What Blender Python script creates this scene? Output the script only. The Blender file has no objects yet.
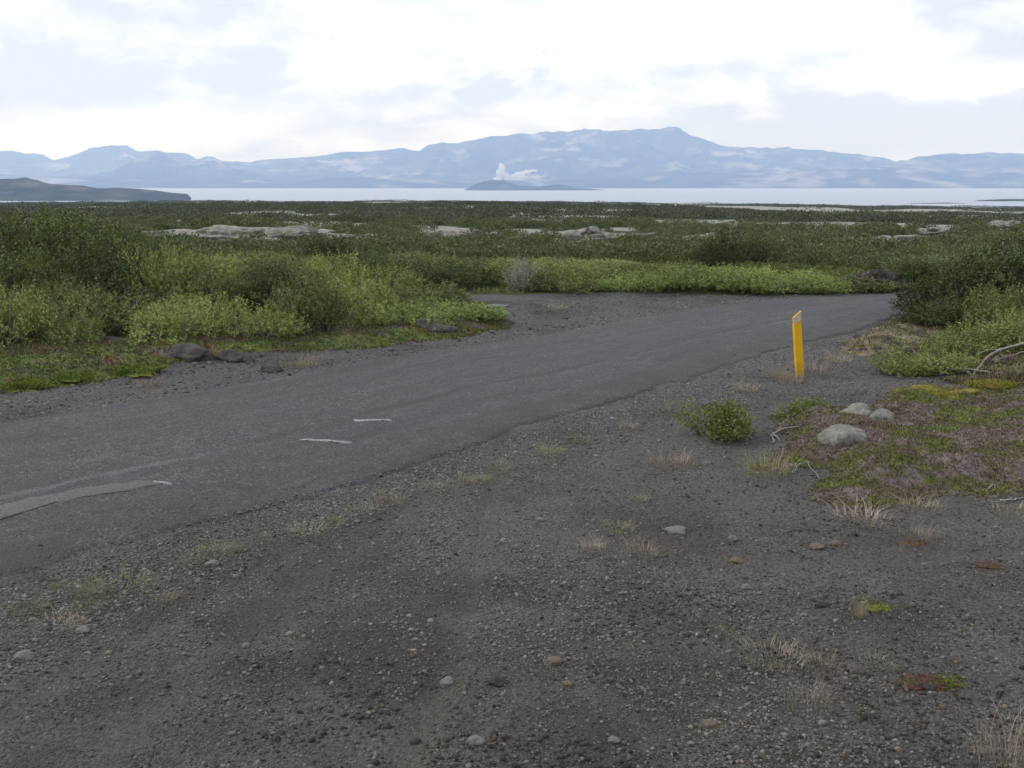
import bpy, math, random
import numpy as np
from mathutils import Vector
SC = bpy.context.scene
COL = SC.collection
R = math.radians
rng = np.random.default_rng(7)
random.seed(7)

# ------------------------------------------------------------------ camera
CAMZ = 2.5
F = 1000.0
PITCH = math.atan(201.0 / F)
cd = bpy.data.cameras.new('camera')
cam = bpy.data.objects.new('camera', cd)
COL.objects.link(cam)
cam.location = (0, 0, CAMZ)
cam.rotation_euler = (R(90) - PITCH, 0, 0)
cd.sensor_width = 36.0
cd.lens = 36.0 * F / 1024.0
cd.clip_start = 0.05
cd.clip_end = 200000
SC.camera = cam

# ------------------------------------------------------------------ view
SC.view_settings.view_transform = 'Standard'
SC.view_settings.look = 'None'
SC.view_settings.exposure = 0.34
SC.view_settings.gamma = 1.0
SC.view_settings.use_curve_mapping = False
SC.cycles.use_denoising = True
SC.cycles.max_bounces = 6
SC.cycles.diffuse_bounces = 3
SC.cycles.glossy_bounces = 2
SC.cycles.transmission_bounces = 2
SC.cycles.transparent_max_bounces = 4
SC.cycles.volume_bounces = 2
SC.cycles.caustics_reflective = False
SC.cycles.caustics_refractive = False

SUN_EL, SUN_AZ = 44.0, -82.0          # azimuth from +Y (the view) towards +X


# ------------------------------------------------------------------ node helper
class NT:
    def __init__(s, tree):
        s.t = tree
        s.n = tree.nodes
        s.l = tree.links

    def add(s, typ, **kw):
        n = s.n.new(typ)
        for k, v in kw.items():
            setattr(n, k, v)
        return n

    def put(s, sock, v):
        if v is None:
            return
        if isinstance(v, bpy.types.NodeSocket):
            s.l.new(v, sock)
        else:
            if sock.type == 'RGBA' and not hasattr(v, '__len__'):
                v = (v, v, v, 1)
            if sock.type == 'RGBA' and len(v) == 3:
                v = tuple(v) + (1,)
            sock.default_value = v

    def math(s, op, a, b=None, c=None, clamp=False):
        n = s.add('ShaderNodeMath', operation=op, use_clamp=clamp)
        s.put(n.inputs[0], a)
        s.put(n.inputs[1], b)
        s.put(n.inputs[2], c)
        return n.outputs[0]

    def mix(s, f, a, b, mode='MIX'):
        n = s.add('ShaderNodeMix', data_type='RGBA', blend_type=mode)
        n.clamp_factor = True
        s.put(n.inputs[0], f)
        s.put(n.inputs[6], a)
        s.put(n.inputs[7], b)
        return n.outputs[2]

    def noise(s, vec, scale, detail=4, rough=0.55, dist=0.0, out=0):
        n = s.add('ShaderNodeTexNoise')
        s.put(n.inputs['Vector'], vec)
        n.inputs['Scale'].default_value = scale
        n.inputs['Detail'].default_value = detail
        n.inputs['Roughness'].default_value = rough
        n.inputs['Distortion'].default_value = dist
        return n.outputs[out]

    def vor(s, vec, scale, feature='F1', out=0, rand=1.0):
        n = s.add('ShaderNodeTexVoronoi', feature=feature)
        s.put(n.inputs['Vector'], vec)
        n.inputs['Scale'].default_value = scale
        n.inputs['Randomness'].default_value = rand
        return n.outputs[out]

    def ramp(s, f, lo, hi, a=0.0, b=1.0):
        n = s.add('ShaderNodeMapRange')
        n.clamp = True
        s.put(n.inputs[0], f)
        n.inputs[1].default_value = lo
        n.inputs[2].default_value = hi
        n.inputs[3].default_value = a
        n.inputs[4].default_value = b
        return n.outputs[0]

    def scale(s, vec, xyz):
        n = s.add('ShaderNodeVectorMath', operation='MULTIPLY')
        s.put(n.inputs[0], vec)
        n.inputs[1].default_value = xyz
        return n.outputs[0]

    def bump(s, h, dist, strength=1.0, normal=None):
        n = s.add('ShaderNodeBump')
        s.put(n.inputs['Height'], h)
        n.inputs['Distance'].default_value = dist
        n.inputs['Strength'].default_value = strength
        if normal is not None:
            s.put(n.inputs['Normal'], normal)
        return n.outputs[0]


# ------------------------------------------------------------------ world
world = bpy.data.worlds.new('World')
SC.world = world
world.use_nodes = True
w = NT(world.node_tree)
w.n.clear()
wout = w.add('ShaderNodeOutputWorld')
bg = w.add('ShaderNodeBackground')
SKY_STRENGTH = 0.1
bg.inputs[1].default_value = SKY_STRENGTH
w.l.new(bg.outputs[0], wout.inputs[0])
sky = w.add('ShaderNodeTexSky', sky_type='NISHITA')
sky.sun_disc = False
sky.sun_elevation = R(SUN_EL)
sky.sun_rotation = R(SUN_AZ)
sky.altitude = 100
tc = w.add('ShaderNodeTexCoord')
dvec = tc.outputs['Generated']
sep = w.add('ShaderNodeSeparateXYZ')
w.l.new(dvec, sep.inputs[0])
dx, dy, dz = sep.outputs
az = w.math('ARCTAN2', dx, dy)                   # azimuth from the view direction
nv = w.scale(dvec, (5.0, 5.0, 14.0))
n1 = w.noise(nv, 1.0, 6, 0.55, 0.3)
n2 = w.noise(w.scale(dvec, (12.0, 12.0, 27.0)), 1.0, 6, 0.6, 0.5)
n3 = w.noise(w.scale(dvec, (2.0, 2.0, 5.0)), 1.0, 4, 0.5)
warp = w.math('MULTIPLY', w.math('SUBTRACT', n2, 0.5), 0.13)
warp2 = w.math('MULTIPLY', w.math('SUBTRACT', n1, 0.5), 0.5)
dzw = w.math('ADD', dz, w.math('MULTIPLY', warp, 0.35))
azw = w.math('ADD', az, w.math('MULTIPLY', warp2, 0.35))


def blob(a0, e0, sa, se, amp):
    """a soft bank of cloud round azimuth a0 and elevation e0 (in px of 1/1000 rad)"""
    a = w.math('DIVIDE', w.math('SUBTRACT', azw, a0), sa)
    e = w.math('DIVIDE', w.math('SUBTRACT', dzw, e0), se)
    q = w.math('ADD', w.math('MULTIPLY', a, a), w.math('MULTIPLY', e, e))
    g = w.math('EXPONENT', w.math('MULTIPLY', q, -1.0))
    return w.math('MULTIPLY', g, amp)


# the bank list: grey undersides are negative, bright tops positive
banks = [(-0.40, 0.088, 0.22, 0.020, -0.20), (-0.10, 0.088, 0.20, 0.020, -0.20),
         (-0.38, 0.042, 0.22, 0.020, 0.30), (-0.06, 0.050, 0.10, 0.012, -0.10),
         (0.02, 0.125, 0.26, 0.035, 0.18), (0.42, 0.045, 0.26, 0.024, -0.30),
         (0.42, 0.088, 0.11, 0.012, 0.26), (0.46, 0.145, 0.13, 0.030, -0.14),
         (-0.34, 0.150, 0.10, 0.022, -0.13), (0.22, 0.062, 0.13, 0.016, -0.08)]
acc = None
for b in banks:
    g = blob(*b)
    acc = g if acc is None else w.math('ADD', acc, g)
low = w.ramp(dz, 0.12, 0.35, 1.0, 0.0)
acc = w.math('MULTIPLY', acc, low)
tex = w.math('ADD', w.math('MULTIPLY', w.math('SUBTRACT', n1, 0.5), 1.15),
             w.math('MULTIPLY', w.math('SUBTRACT', n2, 0.5), 0.95))
lum = w.math('ADD', w.math('ADD', 0.785, acc), tex)
lum = w.math('MAXIMUM', lum, 0.62)
grey_f = w.ramp(lum, 0.70, 1.0)
cloud = w.mix(grey_f, (0.88, 0.935, 1.06), (0.97, 0.985, 1.03))
cloud = w.mix(w.ramp(dz, 0.0, 0.13, 1.0, 0.0), cloud, w.mix(grey_f, (0.87, 0.945, 1.20), (0.96, 0.99, 1.16)))
CL = w.math('MULTIPLY', lum, 12.2)
vm = w.add('ShaderNodeVectorMath', operation='SCALE')
w.l.new(cloud, vm.inputs[0])
w.l.new(CL, vm.inputs['Scale'])
cover = w.ramp(n3, 0.25, 0.5, 0.80, 0.97)
w.l.new(w.mix(cover, sky.outputs[0], vm.outputs[0]), bg.inputs[0])

# ------------------------------------------------------------------ sun behind thin cloud
sd = bpy.data.lights.new('sun', 'SUN')
sd.energy = 1.5
sd.angle = R(10)
sd.color = (1.0, 0.95, 0.87)
sun = bpy.data.objects.new('sun', sd)
COL.objects.link(sun)
sdir = Vector((math.sin(R(SUN_AZ)) * math.cos(R(SUN_EL)), math.cos(R(SUN_AZ)) * math.cos(R(SUN_EL)), math.sin(R(SUN_EL))))
sun.rotation_euler = sdir.to_track_quat('Z', 'Y').to_euler()
sun.location = (0, 0, 60)

# ------------------------------------------------------------------ numpy helpers


def sstep(a, b, x):
    t = np.clip((x - a) / (b - a), 0, 1)
    return t * t * (3 - 2 * t)


def _hash(ix, iy, seed):
    h = (ix.astype(np.int64) * 374761393 + iy.astype(np.int64) * 668265263 + seed * 1442695041) & 0xFFFFFFFF
    h = ((h ^ (h >> 13)) * 1274126177) & 0xFFFFFFFF
    h = ((h ^ (h >> 16)) * 2246822519) & 0xFFFFFFFF
    return ((h ^ (h >> 15)) & 0xFFFFFF) / float(0xFFFFFF)


def vnoise(x, y, seed=0):
    x = np.asarray(x, float)
    y = np.asarray(y, float)
    ix, iy = np.floor(x), np.floor(y)
    fx, fy = x - ix, y - iy
    fx = fx * fx * (3 - 2 * fx)
    fy = fy * fy * (3 - 2 * fy)
    a, b = _hash(ix, iy, seed), _hash(ix + 1, iy, seed)
    c, d = _hash(ix, iy + 1, seed), _hash(ix + 1, iy + 1, seed)
    return (a + (b - a) * fx) * (1 - fy) + (c + (d - c) * fx) * fy


def fbm(x, y, octaves=4, seed=0, gain=0.5):
    s, a, n = 0, 1.0, 0
    for o in range(octaves):
        ca, sa = math.cos(o * 1.1), math.sin(o * 1.1)
        xx, yy = (x * ca - y * sa) * 2 ** o, (x * sa + y * ca) * 2 ** o
        s = s + a * (vnoise(xx + 17.3 * o, yy - 9.1 * o, seed + o) - 0.5)
        n += a
        a *= gain
    return 2 * s / n                     # about -1..1


def ridged(x, y, octaves=4, seed=0):
    s, a, n = 0, 1.0, 0
    for o in range(octaves):
        ca, sa = math.cos(o * 1.3), math.sin(o * 1.3)
        xx, yy = (x * ca - y * sa) * 2 ** o, (x * sa + y * ca) * 2 ** o
        s = s + a * (1 - np.abs(2 * vnoise(xx + 5.3 * o, yy + 3.7 * o, seed + o) - 1))
        n += a
        a *= 0.5
    return s / n


CP, SP = math.cos(PITCH), math.sin(PITCH)


def ray(px, py):
    u, v = (px - 512) / F, (384 - py) / F
    return np.array([u, CP + v * SP, -SP + v * CP])


def flat(px, py, z=0.0):
    d = ray(px, py)
    t = (z - CAMZ) / d[2]
    return d[0] * t, d[1] * t


def at_depth(px, py, Y):
    d = ray(px, py)
    t = Y / d[1]
    return d[0] * t, Y, CAMZ + d[2] * t


def to_px(x, y, z):
    zz = z - CAMZ
    dep = y * CP - zz * SP
    return 512 + F * x / dep, 384 - F * (y * SP + zz * CP) / dep


# ------------------------------------------------------------------ the road's edges on the ground
near_px = [(0, 585), (100, 552), (190, 528), (260, 510), (387, 477), (463, 452), (520, 432), (611, 403), (700, 376), (760, 358), (830, 338), (880, 324), (921, 311)]
far_px = [(0, 423), (102, 407), (180, 394), (260, 382), (340, 366), (422, 351), (510, 341), (599, 326), (660, 315), (700, 308), (770, 300), (830, 297), (901, 294)]
NE = np.array([flat(*p) for p in near_px])
FE = np.array([flat(*p) for p in far_px])
d0 = NE[0] - NE[2]
d0 /= np.linalg.norm(d0)
d1 = FE[0] - FE[2]
d1 /= np.linalg.norm(d1)
NE = np.vstack([NE[0] + d0 * 14, NE[0] + d0 * 7, NE, NE[-1] + np.array([2.9, 1.9]), NE[-1] + np.array([8.0, 3.2]), NE[-1] + np.array([16.0, 3.0])])
FE = np.vstack([FE[0] + d1 * 14, FE[0] + d1 * 7, FE, FE[-1] + np.array([3.0, 1.3]), FE[-1] + np.array([8.2, 2.4]), FE[-1] + np.array([16.0, 2.3])])


def resample(P, n):
    # smooth the traced line, then space it evenly
    for _ in range(3):
        Q = [P[0]]
        for a, b in zip(P[:-1], P[1:]):
            Q += [a * .75 + b * .25, a * .25 + b * .75]
        Q.append(P[-1])
        P = np.array(Q)
    s = np.r_[0, np.cumsum(np.linalg.norm(np.diff(P, axis=0), axis=1))]
    t = np.linspace(0, s[-1], n)
    return np.c_[np.interp(t, s, P[:, 0]), np.interp(t, s, P[:, 1])], s[-1]


NR = 500
NEr, LN = resample(NE, NR)
FEr, LF = resample(FE, NR)
ROADPOLY = np.vstack([NEr[::10], FEr[::-10]])


def poly_sd(poly, x, y):
    """signed distance to a polygon, positive inside"""
    x = np.asarray(x, float)
    y = np.asarray(y, float)
    best = np.full(x.shape, 1e18)
    ins = np.zeros(x.shape, bool)
    n = len(poly)
    for i in range(n):
        ax, ay = poly[i]
        bx, by = poly[(i + 1) % n]
        ex, ey = bx - ax, by - ay
        L = ex * ex + ey * ey + 1e-12
        t = np.clip(((x - ax) * ex + (y - ay) * ey) / L, 0, 1)
        d = (x - ax - t * ex) ** 2 + (y - ay - t * ey) ** 2
        best = np.minimum(best, d)
        if abs(ey) > 1e-12:
            c = ((ay > y) != (by > y)) & (x < ex * (y - ay) / ey + ax)
            ins ^= c
    d = np.sqrt(best)
    return np.where(ins, d, -d)


def side(x, y):
    """signed distance from the near road edge, positive on the camera's side"""
    x = np.asarray(x, float)
    y = np.asarray(y, float)
    best = np.full(x.shape, 1e18)
    sg = np.zeros(x.shape)
    P = NEr[::12]
    for (ax, ay), (bx, by) in zip(P[:-1], P[1:]):
        ex, ey = bx - ax, by - ay
        t = np.clip(((x - ax) * ex + (y - ay) * ey) / (ex * ex + ey * ey), 0, 1)
        d = (x - ax - t * ex) ** 2 + (y - ay - t * ey) ** 2
        cr = ex * (y - ay) - ey * (x - ax)
        m = d < best
        best = np.where(m, d, best)
        sg = np.where(m, -np.sign(cr), sg)
    return np.sqrt(best) * sg


TRACKS = [np.array([flat(*p) for p in q]) for q in (
    [(500, 470), (484, 515), (476, 560), (466, 610), (440, 680), (395, 790)],
    [(420, 500), (360, 540), (290, 590), (215, 650), (110, 740), (40, 810)],
    [(300, 545), (200, 600), (90, 665), (-40, 740)],
    [(560, 530), (650, 548), (760, 560), (880, 560), (1010, 548), (1100, 535)])]
TRW = [0.12, 0.20, 0.16, 0.14]


def track(x, y):
    v = np.zeros(x.shape)
    for P_, w_ in zip(TRACKS, TRW):
        best = np.full(x.shape, 1e9)
        for (ax, ay), (bx, by) in zip(P_[:-1], P_[1:]):
            ex, ey = bx - ax, by - ay
            t = np.clip(((x - ax) * ex + (y - ay) * ey) / (ex * ex + ey * ey), 0, 1)
            best = np.minimum(best, (x - ax - t * ex) ** 2 + (y - ay - t * ey) ** 2)
        w2_ = w_ * (1 + 0.5 * fbm(x * 1.3, y * 1.3, 2, 17))
        v = np.maximum(v, np.exp(-best / (w2_ * w2_)))
    return v


def H(x, y):
    """height of the ground"""
    x = np.asarray(x, float)
    y = np.asarray(y, float)
    D = np.hypot(x, y)
    near = D < 60
    rs = np.full(x.shape, -50.0)
    sdn = np.full(x.shape, -50.0)
    if near.any():
        rs[near] = poly_sd(ROADPOLY, x[near], y[near])
        sdn[near] = side(x[near], y[near])
    off = sstep(0.0, 1.2, -rs)                       # 0 on the road, 1 beside it
    z = np.zeros(x.shape)
    # bank on the right, where the birches and the heather stand
    bank = sstep(3.6, 8.5, x) * sstep(6.5, 10.5, y) * sstep(0.8, 3.2, sdn)
    z += 0.42 * bank
    # gravel humps and ruts
    z += off * (0.035 * fbm(x * 0.55, y * 0.55, 3, 11) + 0.018 * fbm(x * 2.3, y * 2.3, 3, 21)) * (1 - sstep(60, 120, D))
    z += off * (0.014 * fbm(x * 5, y * 5, 3, 31) + 0.011 * ridged(x * 12, y * 12, 3, 35)) * (1 - sstep(10, 18, D))
    z += 0.05 * np.exp(-((sdn - 0.55) / 0.35) ** 2) * (0.6 + 0.4 * fbm(x, y, 2, 5)) * (1 - sstep(16, 24, D))
    nt = D < 14
    if nt.any():
        tk = track(x[nt], y[nt])
        z[nt] += (-0.028 * tk + 0.035 * tk * (1 - tk)) * off[nt]
    # verge behind the far edge
    fb = (sdn < 0) & (rs < 0)
    z += np.where(fb, 0.16 * sstep(0.7, 2.5, -rs) * (1 - sstep(30, 60, D)), 0)
    # plain falling to the lake
    azm = np.arctan2(x, np.maximum(y, 1e-6))
    Ds = 2900 + (2320 - 2900) * sstep(-0.45, 0.45, azm)
    k = 50.0 / (Ds - 26)
    fall = k * np.maximum(0, D - 26)
    fall = np.minimum(fall, 50.0 + 0.004 * np.maximum(0, D - Ds))
    fall = np.where(D > 6000, np.minimum(fall, 56), fall)
    z -= fall
    und = 0.75 * fbm(x / 20, y / 20, 4, 41) * sstep(28, 60, D)
    und += 3.2 * fbm(x / 110, y / 110, 4, 51) * sstep(90, 420, D)
    und += 3.6 * fbm(x / 420, y / 420, 3, 61) * sstep(300, 1200, D)
    z += und * (1 - sstep(2200, 3300, D) * 0.6)
    return z


def gp(px, py):
    """where the view through a pixel meets the ground"""
    d = ray(px, py)
    t = 2.0 * 1.012 ** np.arange(620)
    x, y, z = d[0] * t, d[1] * t, CAMZ + d[2] * t
    h = H(x, y)
    i = np.argmax(z < h)
    if z[i] >= h[i]:
        i = len(t) - 1
    if i == 0:
        return x[0], y[0], h[0]
    a, b = t[i - 1], t[i]
    tt = np.linspace(a, b, 12)
    hh = H(d[0] * tt, d[1] * tt)
    j = int(np.argmax(CAMZ + d[2] * tt < hh))
    T = tt[j]
    return d[0] * T, d[1] * T, hh[j]


def hz(x, y):
    return float(H(np.array([x]), np.array([y]))[0])


def pix_poly(pts):
    return np.array([gp(*p)[:2] for p in pts])


# ------------------------------------------------------------------ object helpers
def mesh_np(name, V, Fc, mat=None, smooth=False, loc=None, attrs=None, parent=None, uv=None):
    V = np.ascontiguousarray(V, dtype=np.float32)
    Fc = np.ascontiguousarray(Fc, dtype=np.int32)
    me = bpy.data.meshes.new(name)
    me.vertices.add(len(V))
    me.vertices.foreach_set('co', V.ravel())
    k = Fc.shape[1]
    me.loops.add(Fc.size)
    me.loops.foreach_set('vertex_index', Fc.ravel())
    me.polygons.add(len(Fc))
    me.polygons.foreach_set('loop_start', np.arange(0, Fc.size, k, dtype=np.int32))
    me.polygons.foreach_set('loop_total', np.full(len(Fc), k, dtype=np.int32))
    if smooth:
        me.polygons.foreach_set('use_smooth', np.ones(len(Fc), dtype=bool))
    me.update(calc_edges=True)
    if attrs:
        for an, arr in attrs.items():
            at = me.attributes.new(an, 'FLOAT_COLOR', 'POINT')
            at.data.foreach_set('color', np.ascontiguousarray(arr, dtype=np.float32).ravel())
    if uv is not None:
        ul = me.uv_layers.new(name='UVMap')
        ul.data.foreach_set('uv', np.ascontiguousarray(uv[Fc.ravel()], dtype=np.float32).ravel())
    o = bpy.data.objects.new(name, me)
    COL.objects.link(o)
    if mat is not None:
        me.materials.append(mat)
    if loc is not None:
        o.location = loc
    if parent is not None:
        o.parent = parent
    return o


def tag(o, label=None, cat=None, group=None, kind=None):
    if label:
        o['label'] = label
    if cat:
        o['category'] = cat
    if group:
        o['group'] = group
    if kind:
        o['kind'] = kind
    return o


def empty(name, loc, rz=0.0, sc=1.0):
    o = bpy.data.objects.new(name, None)
    o.empty_display_size = 0.1
    COL.objects.link(o)
    o.location = loc
    o.rotation_euler = (0, 0, rz)
    o.scale = (sc, sc, sc)
    return o


def grid_faces(nu, nv):
    i = np.arange(nu - 1)[:, None]
    j = np.arange(nv - 1)[None, :]
    a = (i * nv + j).ravel()
    return np.c_[a, a + nv, a + nv + 1, a + 1]


def mat_new(name):
    m = bpy.data.materials.new(name)
    m.use_nodes = True
    t = NT(m.node_tree)
    t.n.clear()
    out = t.add('ShaderNodeOutputMaterial')
    bs = t.add('ShaderNodeBsdfPrincipled')
    t.l.new(bs.outputs[0], out.inputs[0])
    bs.inputs['Roughness'].default_value = 0.85
    bs.inputs['Specular IOR Level'].default_value = 0.25
    return m, t, bs


# ================================================================== SETTING MATERIALS
def mat_ground():
    m, t, bs = mat_new('ground')
    g = t.add('ShaderNodeTexCoord').outputs['Object']
    at = t.add('ShaderNodeAttribute', attribute_name='zone')
    sp = t.add('ShaderNodeSeparateColor')
    t.l.new(at.outputs['Color'], sp.inputs[0])
    veg, lich, brown = sp.outputs
    far = at.outputs['Alpha']
    # gravel
    v1 = t.vor(g, 75, out=1)
    v2 = t.vor(g, 32, out=1)
    c1 = t.add('ShaderNodeSeparateColor')
    t.l.new(v1, c1.inputs[0])
    c2 = t.add('ShaderNodeSeparateColor')
    t.l.new(v2, c2.inputs[0])
    n_big = t.noise(g, 0.8, 5, 0.6)
    n_mid = t.noise(g, 5.0, 5, 0.65)
    n_fine = t.ramp(t.noise(g, 38, 6, 0.75), 0.34, 0.66)
    grey = t.mix(c1.outputs[0], (0.016, 0.016, 0.017), (0.190, 0.189, 0.188))
    grey = t.mix(t.ramp(c2.outputs[1], 0.90, 0.98), grey, (0.13, 0.13, 0.128))
    soil = t.mix(n_fine, (0.020, 0.018, 0.016), (0.185, 0.170, 0.152))
    soil = t.mix(t.math('MULTIPLY', c2.outputs[0], 0.5), soil, t.mix(c1.outputs[1], (0.026, 0.023, 0.020), (0.162, 0.148, 0.130)))
    bf = t.math('ADD', brown, t.math('MULTIPLY', t.math('SUBTRACT', n_mid, 0.5), 1.0), clamp=True)
    grav = t.mix(bf, grey, soil)
    rusty = t.math('MULTIPLY', t.ramp(t.noise(g, 2.1, 4, 0.6), 0.60, 0.75), 0.18)
    grav = t.mix(rusty, grav, (0.085, 0.055, 0.040))
    grav = t.mix(t.ramp(n_big, 0.45, 0.66, 0.0, 0.55), grav, t.mix(n_fine, (0.016, 0.016, 0.017), (0.055, 0.052, 0.050)))
    ta = t.add('ShaderNodeAttribute', attribute_name='track')
    tsp = t.add('ShaderNodeSeparateColor')
    t.l.new(ta.outputs['Color'], tsp.inputs[0])
    grit = t.mix(n_fine, (0.070, 0.062, 0.053), (0.150, 0.137, 0.120))
    grav = t.mix(t.math('MULTIPLY', tsp.outputs[0], 0.45), grav, grit)
    grav = t.mix(t.math('MULTIPLY', tsp.outputs[1], 0.60), grav, t.mix(n_fine, (0.014, 0.012, 0.011), (0.060, 0.055, 0.048)))
    # plants close to the ground
    nv = t.noise(g, 1.3, 5, 0.65)
    nv2 = t.noise(g, 13, 4, 0.65)
    green = t.mix(nv2, (0.016, 0.022, 0.008), (0.085, 0.105, 0.030))
    green = t.mix(t.ramp(nv, 0.52, 0.66), green, t.mix(nv2, (0.05, 0.035, 0.022), (0.14, 0.11, 0.06)))
    # pale moss and lichen over lava
    nl = t.noise(g, 0.9, 6, 0.7)
    nl2 = t.noise(g, 6, 5, 0.7)
    lc = t.mix(nl2, (0.15, 0.145, 0.125), (0.36, 0.345, 0.305))
    lc = t.mix(t.ramp(nl, 0.55, 0.72), lc, (0.055, 0.055, 0.045))
    # far scrub
    fn = t.noise(t.scale(g, (1, 0.8, 1)), 0.035, 6, 0.7)
    fn2 = t.noise(g, 0.25, 5, 0.7)
    fs = t.mix(fn2, (0.018, 0.026, 0.012), (0.060, 0.072, 0.032))
    fs = t.mix(t.ramp(fn, 0.55, 0.62), fs, (0.075, 0.078, 0.050))
    vegc = t.mix(far, green, fs)
    vf = t.math('ADD', veg, t.math('MULTIPLY', t.math('SUBTRACT', nv2, 0.5), 0.8), clamp=True)
    col = t.mix(t.ramp(vf, 0.35, 0.65), grav, vegc)
    lf = t.math('ADD', lich, t.math('MULTIPLY', t.math('SUBTRACT', fn2, 0.5), 0.7), clamp=True)
    col = t.mix(t.ramp(lf, 0.4, 0.6), col, lc)
    t.l.new(col, bs.inputs['Base Color'])
    hgt = t.math('ADD', t.math('MULTIPLY', t.vor(g, 75), -0.5), t.math('MULTIPLY', t.noise(g, 24, 5, 0.7), 1.4))
    b = t.bump(hgt, 0.035, 1.0)
    t.l.new(b, bs.inputs['Normal'])
    bs.inputs['Roughness'].default_value = 0.95
    return m


def mat_road():
    m, t, bs = mat_new('asphalt')
    g = t.add('ShaderNodeTexCoord').outputs['Object']
    uvn = t.add('ShaderNodeTexCoord').outputs['UV']
    s = t.add('ShaderNodeSeparateXYZ')
    t.l.new(uvn, s.inputs[0])
    U, Vv = s.outputs[0], s.outputs[1]          # metres along, 0..1 across (0 = near edge)
    cmb = t.add('ShaderNodeCombineXYZ')
    t.l.new(t.math('MULTIPLY', U, 0.22), cmb.inputs[0])
    t.l.new(t.math('MULTIPLY', Vv, 9.0), cmb.inputs[1])
    streak = t.noise(cmb.outputs[0], 1.0, 5, 0.65, 0.4)
    cmb2 = t.add('ShaderNodeCombineXYZ')
    t.l.new(t.math('MULTIPLY', U, 0.5), cmb2.inputs[0])
    t.l.new(t.math('MULTIPLY', Vv, 34.0), cmb2.inputs[1])
    streak2 = t.noise(cmb2.outputs[0], 1.0, 4, 0.6)
    ag = t.add('ShaderNodeSeparateColor')
    t.l.new(t.vor(g, 60, out=1), ag.inputs[0])
    base = t.mix(ag.outputs[0], (0.020, 0.021, 0.023), (0.105, 0.107, 0.112))
    base = t.mix(t.ramp(t.noise(g, 9, 6, 0.75), 0.36, 0.62, 0.40, 0.0), base, (0.030, 0.030, 0.032))
    base = t.mix(t.ramp(t.noise(g, 2.6, 5, 0.7), 0.52, 0.68, 0.0, 0.35), base, (0.115, 0.115, 0.118))
    base = t.mix(t.ramp(ag.outputs[1], 0.93, 0.98), base, (0.17, 0.17, 0.17))
    base = t.mix(t.ramp(streak, 0.32, 0.52, 0.65, 0.0), base, (0.040, 0.041, 0.044))
    base = t.mix(t.ramp(streak2, 0.50, 0.75, 0.0, 0.30), base, (0.13, 0.132, 0.138))
    blot = t.noise(g, 0.7, 4, 0.6)
    base = t.mix(t.ramp(blot, 0.38, 0.65, 0.30, 0.0), base, (0.045, 0.046, 0.048))
    # worn centre line and the tar-rich strips beside the wheel paths

    def band(v0, wdt):
        vv = t.math('ADD', Vv, t.math('MULTIPLY', t.math('SUBTRACT', streak, 0.5), 0.05))
        q = t.math('DIVIDE', t.math('SUBTRACT', vv, v0), wdt)
        return t.math('EXPONENT', t.math('MULTIPLY', t.math('MULTIPLY', q, q), -1.0))
    wearf = t.math('MULTIPLY', band(0.37, 0.012), t.ramp(t.noise(g, 0.45, 3, 0.5), 0.44, 0.62, 0.0, 0.16))
    base = t.mix(wearf, base, (0.25, 0.25, 0.27))
    base = t.mix(t.math('MULTIPLY', band(0.40, 0.016), t.ramp(t.noise(g, 0.6, 3), 0.4, 0.6, 0.0, 0.6)), base, (0.035, 0.035, 0.037))
    base = t.mix(t.math('MULTIPLY', band(0.05, 0.13), t.ramp(t.noise(g, 1.6, 6, 0.7), 0.38, 0.58, 0.15, 0.85)), base, (0.040, 0.039, 0.038))
    base = t.mix(t.math('MULTIPLY', band(0.78, 0.015), t.ramp(t.noise(g, 0.9, 3), 0.42, 0.6, 0.0, 0.6)), base, (0.040, 0.040, 0.042))
    base = t.mix(t.math('MULTIPLY', band(0.25, 0.020), t.ramp(t.noise(g, 1.0, 3), 0.46, 0.62, 0.0, 0.6)), base, (0.038, 0.038, 0.040))
    t.l.new(base, bs.inputs['Base Color'])
    h = t.math('ADD', t.math('MULTIPLY', t.vor(g, 60), -0.8), t.noise(g, 22, 6, 0.7))
    t.l.new(t.bump(h, 0.012, 1.0), bs.inputs['Normal'])
    bs.inputs['Roughness'].default_value = 0.72
    bs.inputs['Specular IOR Level'].default_value = 0.2
    return m


def mat_simple(name, c0, c1, scale=8.0, rough=0.9, bump=0.01, bscale=20.0, c2=None, detail=5):
    m, t, bs = mat_new(name)
    g = t.add('ShaderNodeTexCoord').outputs['Object']
    n = t.noise(g, scale, detail, 0.65)
    c = t.mix(t.ramp(n, 0.30, 0.70), c0, c1)
    if c2 is not None:
        c = t.mix(t.ramp(t.noise(g, scale * 0.45, 4, 0.6, 0.5), 0.52, 0.64), c, c2)
    t.l.new(c, bs.inputs['Base Color'])
    bs.inputs['Roughness'].default_value = rough
    t.l.new(t.bump(t.noise(g, bscale, 5, 0.65), bump, 1.0), bs.inputs['Normal'])
    return m


def mat_hill(name, c0, c1, c2, sc):
    m, t, bs = mat_new(name)
    g = t.add('ShaderNodeTexCoord').outputs['Object']
    n = t.noise(t.scale(g, (1, 1, 3.0)), sc, 7, 0.62)
    n2 = t.noise(t.scale(g, (1, 1, 4.5)), sc * 0.45, 6, 0.6, 0.6)
    c = t.mix(t.ramp(n, 0.38, 0.60), c0, c1)
    c = t.mix(t.math('MULTIPLY', t.ramp(n2, 0.52, 0.62), t.ramp(n, 0.40, 0.52)), c, c2)
    t.l.new(c, bs.inputs['Base Color'])
    bs.inputs['Roughness'].default_value = 1.0
    bs.inputs['Specular IOR Level'].default_value = 0.0
    return m


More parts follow.
